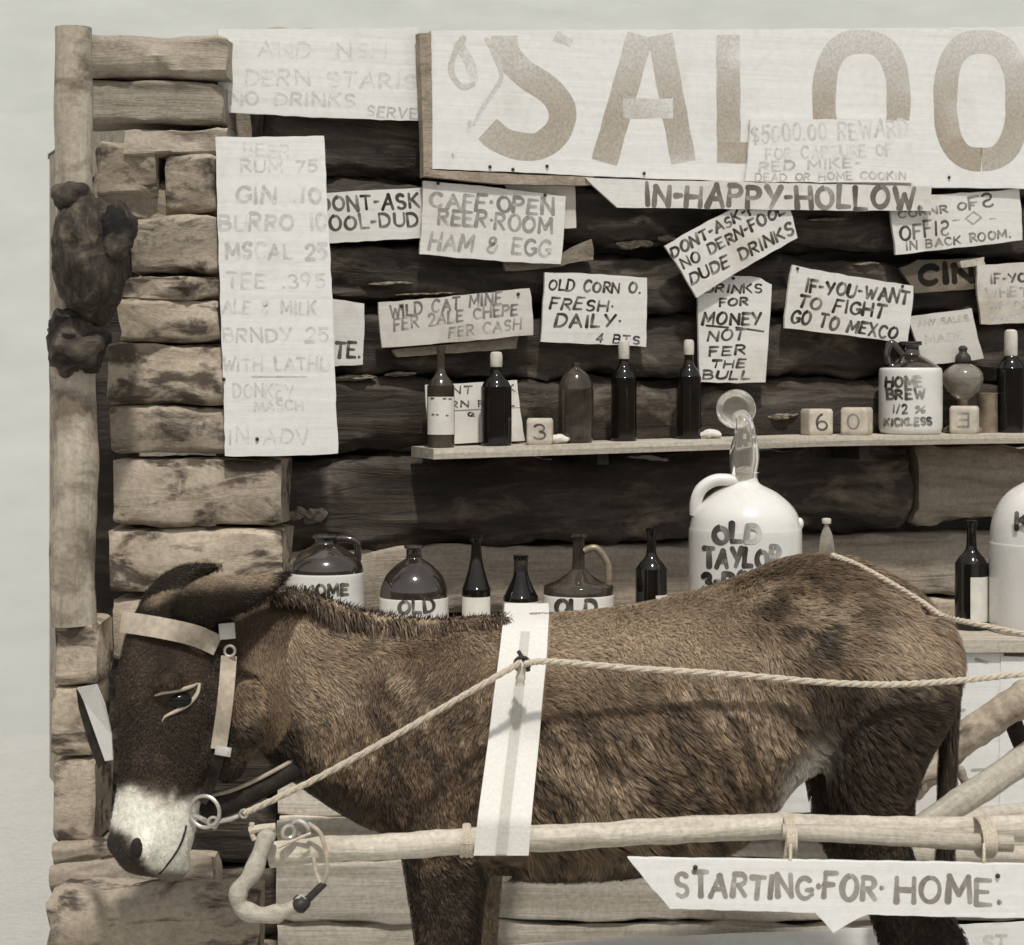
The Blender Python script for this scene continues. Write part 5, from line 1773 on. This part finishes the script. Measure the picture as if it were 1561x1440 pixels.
rope('rein_rope', 'taut rope rein slanting from the bit up to the white band', [P(372, 1240, 3.752), P(470, 1193, 3.745), P(600, 1122, 3.725), P(710, 1058, 3.715), P(793, 1010, 3.722)], .0058)
rope('rein_rope', 'long rope rein running level from the white band along the flank', [P(800, 1012, 3.722), P(838, 1008, 3.72), P(960, 1018, 3.722), P(1120, 1028, 3.728), P(1260, 1040, 3.735), P(1360, 1043, 3.745), P(1450, 1038, 3.76), P(1530, 1030, 3.78), P(1640, 1018, 3.8)], .0058)
cp = []
for x, y in ((1268, 846), (1300, 858), (1350, 884), (1400, 914), (1436, 938)):
    h_ = hit_body(x, y + 4, None)
    cp.append(P(x, y, (h_.y if h_ is not None else 3.95) - .014))
cp += [P(1475, 948, 3.95), P(1561, 966, 3.93), P(1640, 982, 3.92)]
rope('breeching_rope', 'rope sloping from the rump top down behind the donkey', cp, .0055)

# ------------------------------------------------------------------ cart shafts
DS = 3.70
cart = empty('pole_cart', P(1200, 1265, DS), 'rustic cart shafts of peeled poles lashed with rope beside the donkey', 'cart')
def pole(name, pts, r0, mat, seed, parent=cart, n=16, kn=0.09):
    q = smooth_path(pts, 14)
    L = [0]
    for i in range(1, len(q)): L.append(L[-1] + (q[i] - q[i - 1]).length)
    v, f = tube(q, [((r0[0] + (r0[1] - r0[0]) * i / (len(q) - 1)) if isinstance(r0, tuple) else r0) for i in range(len(q))], n)
    out = []
    for i in range(len(q)):
        for j in range(n):
            p_ = Vector(v[i * n + j])
            dv = p_ - q[i]
            sc_ = 1 + noise.fractal(p_ * 22 + Vector((seed * 5, 0, 0)), .8, 2, 3) * kn
            kk = noise.noise(Vector((L[i] * 9 + seed * 3.7, 0, 0)))
            if kk > .42: sc_ += (kk - .42) * .5
            out.append(q[i] + dv * sc_)
    ax = (q[-1] - q[0]).normalized()
    sd = Zv.cross(ax).normalized()
    M = Matrix.Translation(q[0]) @ Matrix((ax, sd, ax.cross(sd))).transposed().to_4x4()
    return put(name, out, f, mat, parent, M=M)


kS = S * DS
pole('shaft', [P(412, 1303, DS + .02), P(500, 1294, DS + .01), P(600, 1290, DS), P(720, 1281, DS), P(860, 1276, DS), P(1000, 1267, DS), P(1150, 1260, DS), P(1300, 1262, DS + .01), P(1450, 1264, DS + .02), P(1700, 1258, DS + .03)], (20 * kS, 20 * kS), m_pole, 1)
pole('shaft', [P(1192, 1268, DS - .045), P(1300, 1272, DS - .05), P(1420, 1280, DS - .045), P(1543, 1286, DS - .04)], 13 * kS, m_pole, 2)
pole('shaft', [P(424, 1268, 4.30), P(520, 1262, 4.30), P(800, 1272, 4.30), P(1100, 1286, 4.30), P(1380, 1300, 4.30), P(1700, 1306, 4.30)], 17 * S * 4.3, m_pole, 3)
pole('brace', [P(1405, 1262, 3.82), P(1450, 1230, 3.83), P(1510, 1192, 3.85), P(1600, 1130, 3.88), P(1680, 1070, 3.9)], (20 * S * 3.85, 22 * S * 3.85), m_pole, 4)
pole('brace', [P(1385, 1205, 4.36), P(1430, 1160, 4.36), P(1490, 1112, 4.35), P(1540, 1078, 4.34), P(1640, 1030, 4.33)], (22 * S * 4.35, 26 * S * 4.35), m_lightlog, 5, kn=.22)
pole('brace', [P(1440, 1250, 4.28), P(1500, 1243, 4.28), P(1600, 1232, 4.28)], 14 * S * 4.28, m_pole, 6)
# cross piece behind the tail with hooked ends
MB().add(tube(smooth_path([P(1392, 1196, 4.33), P(1410, 1186, 4.33), P(1440, 1178, 4.32), P(1462, 1172, 4.32), P(1468, 1185, 4.32), P(1474, 1196, 4.32)], 5), .010, 10)).add(tube([P(1410, 1186, 4.33), P(1408, 1204, 4.33)], .007, 8)).put('hook', m_midlog, cart)
MB().add(tube(smooth_path([P(1528, 1062, 4.40), P(1540, 1090, 4.40), P(1556, 1130, 4.40), P(1578, 1180, 4.40)], 5), .020, 12)).put('strap', m_leatherd, cart)
# lashings
for x, w_, d_ in ((1204, 3, DS), (1502, 4, DS), (714, 3, DS)):
    mb = MB()
    for i in range(w_):
        xx = x - 5 * w_ / 2 + 5 * i
        if x < 800:
            mb.add(torus(P(xx, 1281, d_), 22.5 * kS, .005, Vector((1, 0, .1 * (i - 1))), 24, 6))
        else:
            rr = 20 if i % 2 else 19
            cy = 1274 if x < 1300 else 1276
            pts_ = [P(xx, cy, d_ - .015) + Vector((0, math.cos(R(a_)) * .055, math.sin(R(a_)) * (27 * kS))) for a_ in range(0, 361, 15)]
            mb.add(tube(pts_, .0042, 6))
    mb.put('lashing', m_rope, cart)
MB().add(tube(smooth_path([P(1202, 1266, DS - .06), P(1200, 1290, DS - .063), P(1196, 1312, DS - .058)], 4), .0045, 6)).put('lashing', m_rope, cart)
# forked branch hook at the shaft tip with its rings
fk = smooth_path([P(410, 1262, DS - .02), P(398, 1296, DS - .03), P(384, 1332, DS - .04), P(364, 1358, DS - .045), P(368, 1382, DS - .045), P(392, 1394, DS - .045), P(424, 1392, DS - .04), P(452, 1380, DS - .035), P(466, 1370, DS - .03)], 5)
fr2 = [(13.5 + 1.5 * math.sin(i * .9)) * kS * (1 if i < len(fk) - 10 else .85) for i in range(len(fk))]
MB().add(tube(fk, fr2, 14)).put('hook_branch', m_pole, cart)
MB().add(lump(P(458, 1378, DS - .035), .017, .017, .017, .25, 30, 4, 16, 10)).put('ferrule', m_iron, cart)
MB().add(tube(smooth_path([P(468, 1372, DS - .03), P(482, 1358, DS - .03), P(494, 1346, DS - .03)], 4), .007, 8)).put('ferrule', m_iron, cart)
MB().add(tube(smooth_path([P(470, 1255, DS - .02), P(488, 1270, DS - .03), P(497, 1300, DS - .035), P(498, 1332, DS - .035), P(490, 1346, DS - .03), P(482, 1330, DS - .02), P(478, 1306, DS - .015)], 6), .0042, 8)).put('strap_loop', m_leather, cart)
MB().add(torus(P(458, 1262, DS - .02), .016, .0045, Vector((.4, 1, .5)))).add(torus(P(440, 1268, DS - .025), .012, .004, Vector((-.5, 1, .2)))).put('ring', m_steel, cart)
MB().add(tube(smooth_path([P(424, 1292, DS - .03), P(450, 1280, DS - .035), P(474, 1270, DS - .03)], 4), .003, 6)).add(tube(smooth_path([P(380, 1266, DS - .03), P(398, 1262, DS - .03), P(420, 1260, DS - .03)], 4), .007, 8)).add(tube(smooth_path([P(384, 1254, DS - .03), P(384, 1268, DS - .03), P(388, 1280, DS - .03)], 4), .005, 8)).put('tie_rope', m_rope, cart)

# sign hung from the shafts
signplane = Plane(Vector((0, 3.61, 1)), Vector((0.0, -1, .02)))
hs_ = sign('hanging_sign', 'long white board with a pointed left end hung below the shaft poles', [(957, 1308), (1200, 1312), (1620, 1320), (1620, 1400), (1322, 1394), (1270, 1422), (1242, 1391), (1022, 1385)], signplane, 0.0, m_white2,
           [('STARTING·FOR·', 1030, 1366, 1345, 1370, 40, 9.5, dict(fade=.24)), ('HOME.', 1366, 1372, 1525, 1378, 45, 9.5, dict(fade=.24))], th=.016, ink=(0.15, 0.13, 0.105), seed=81, group='boards hung on the cart', nails=[(1060, 1322), (1521, 1335)])
for x in (1205, 1500):
    MB().add(tube([P(x, 1286, DS - .07), P(x, 1312, 3.600), P(x, 1322, 3.604)], .003, 6)).put('hanger', m_rope, hs_)

# ------------------------------------------------------------------ logs at bottom left
def ground_log(label, p0, p1, h, seed, mat):
    o = hewn_log(p0, p1, h, h, mat, None, seed, amp=.02, pw=2.4, name='fallen_log')
    tag(o, label, 'log', 'logs piled under the donkey head')
    return o


d = 4.25; k = S * d
ground_log('thick pale log lying lowest under the donkey muzzle', P(84, 1398, d), P(398, 1398, d), 118 * k, 301, m_lightlog)
d = 4.40; k = S * d
ground_log('thinner brown log behind the thick pale log', P(86, 1350, d), P(330, 1322, d), 52 * k, 302, m_midlog)
d = 4.52; k = S * d
ground_log('flat pale timber above the brown log at the left edge', P(82, 1300, d), P(190, 1290, d), 34 * k, 303, m_lightlog)
d = 4.3; k = S * d
zt = P(0, 1455, d).z
ground_log('bottom brown log of the pile resting on the ground', Vector((P(76, 0, d).x, d + .04, zt / 2)), Vector((P(410, 0, d).x, d + .04, zt / 2)), zt, 304, m_midlog)
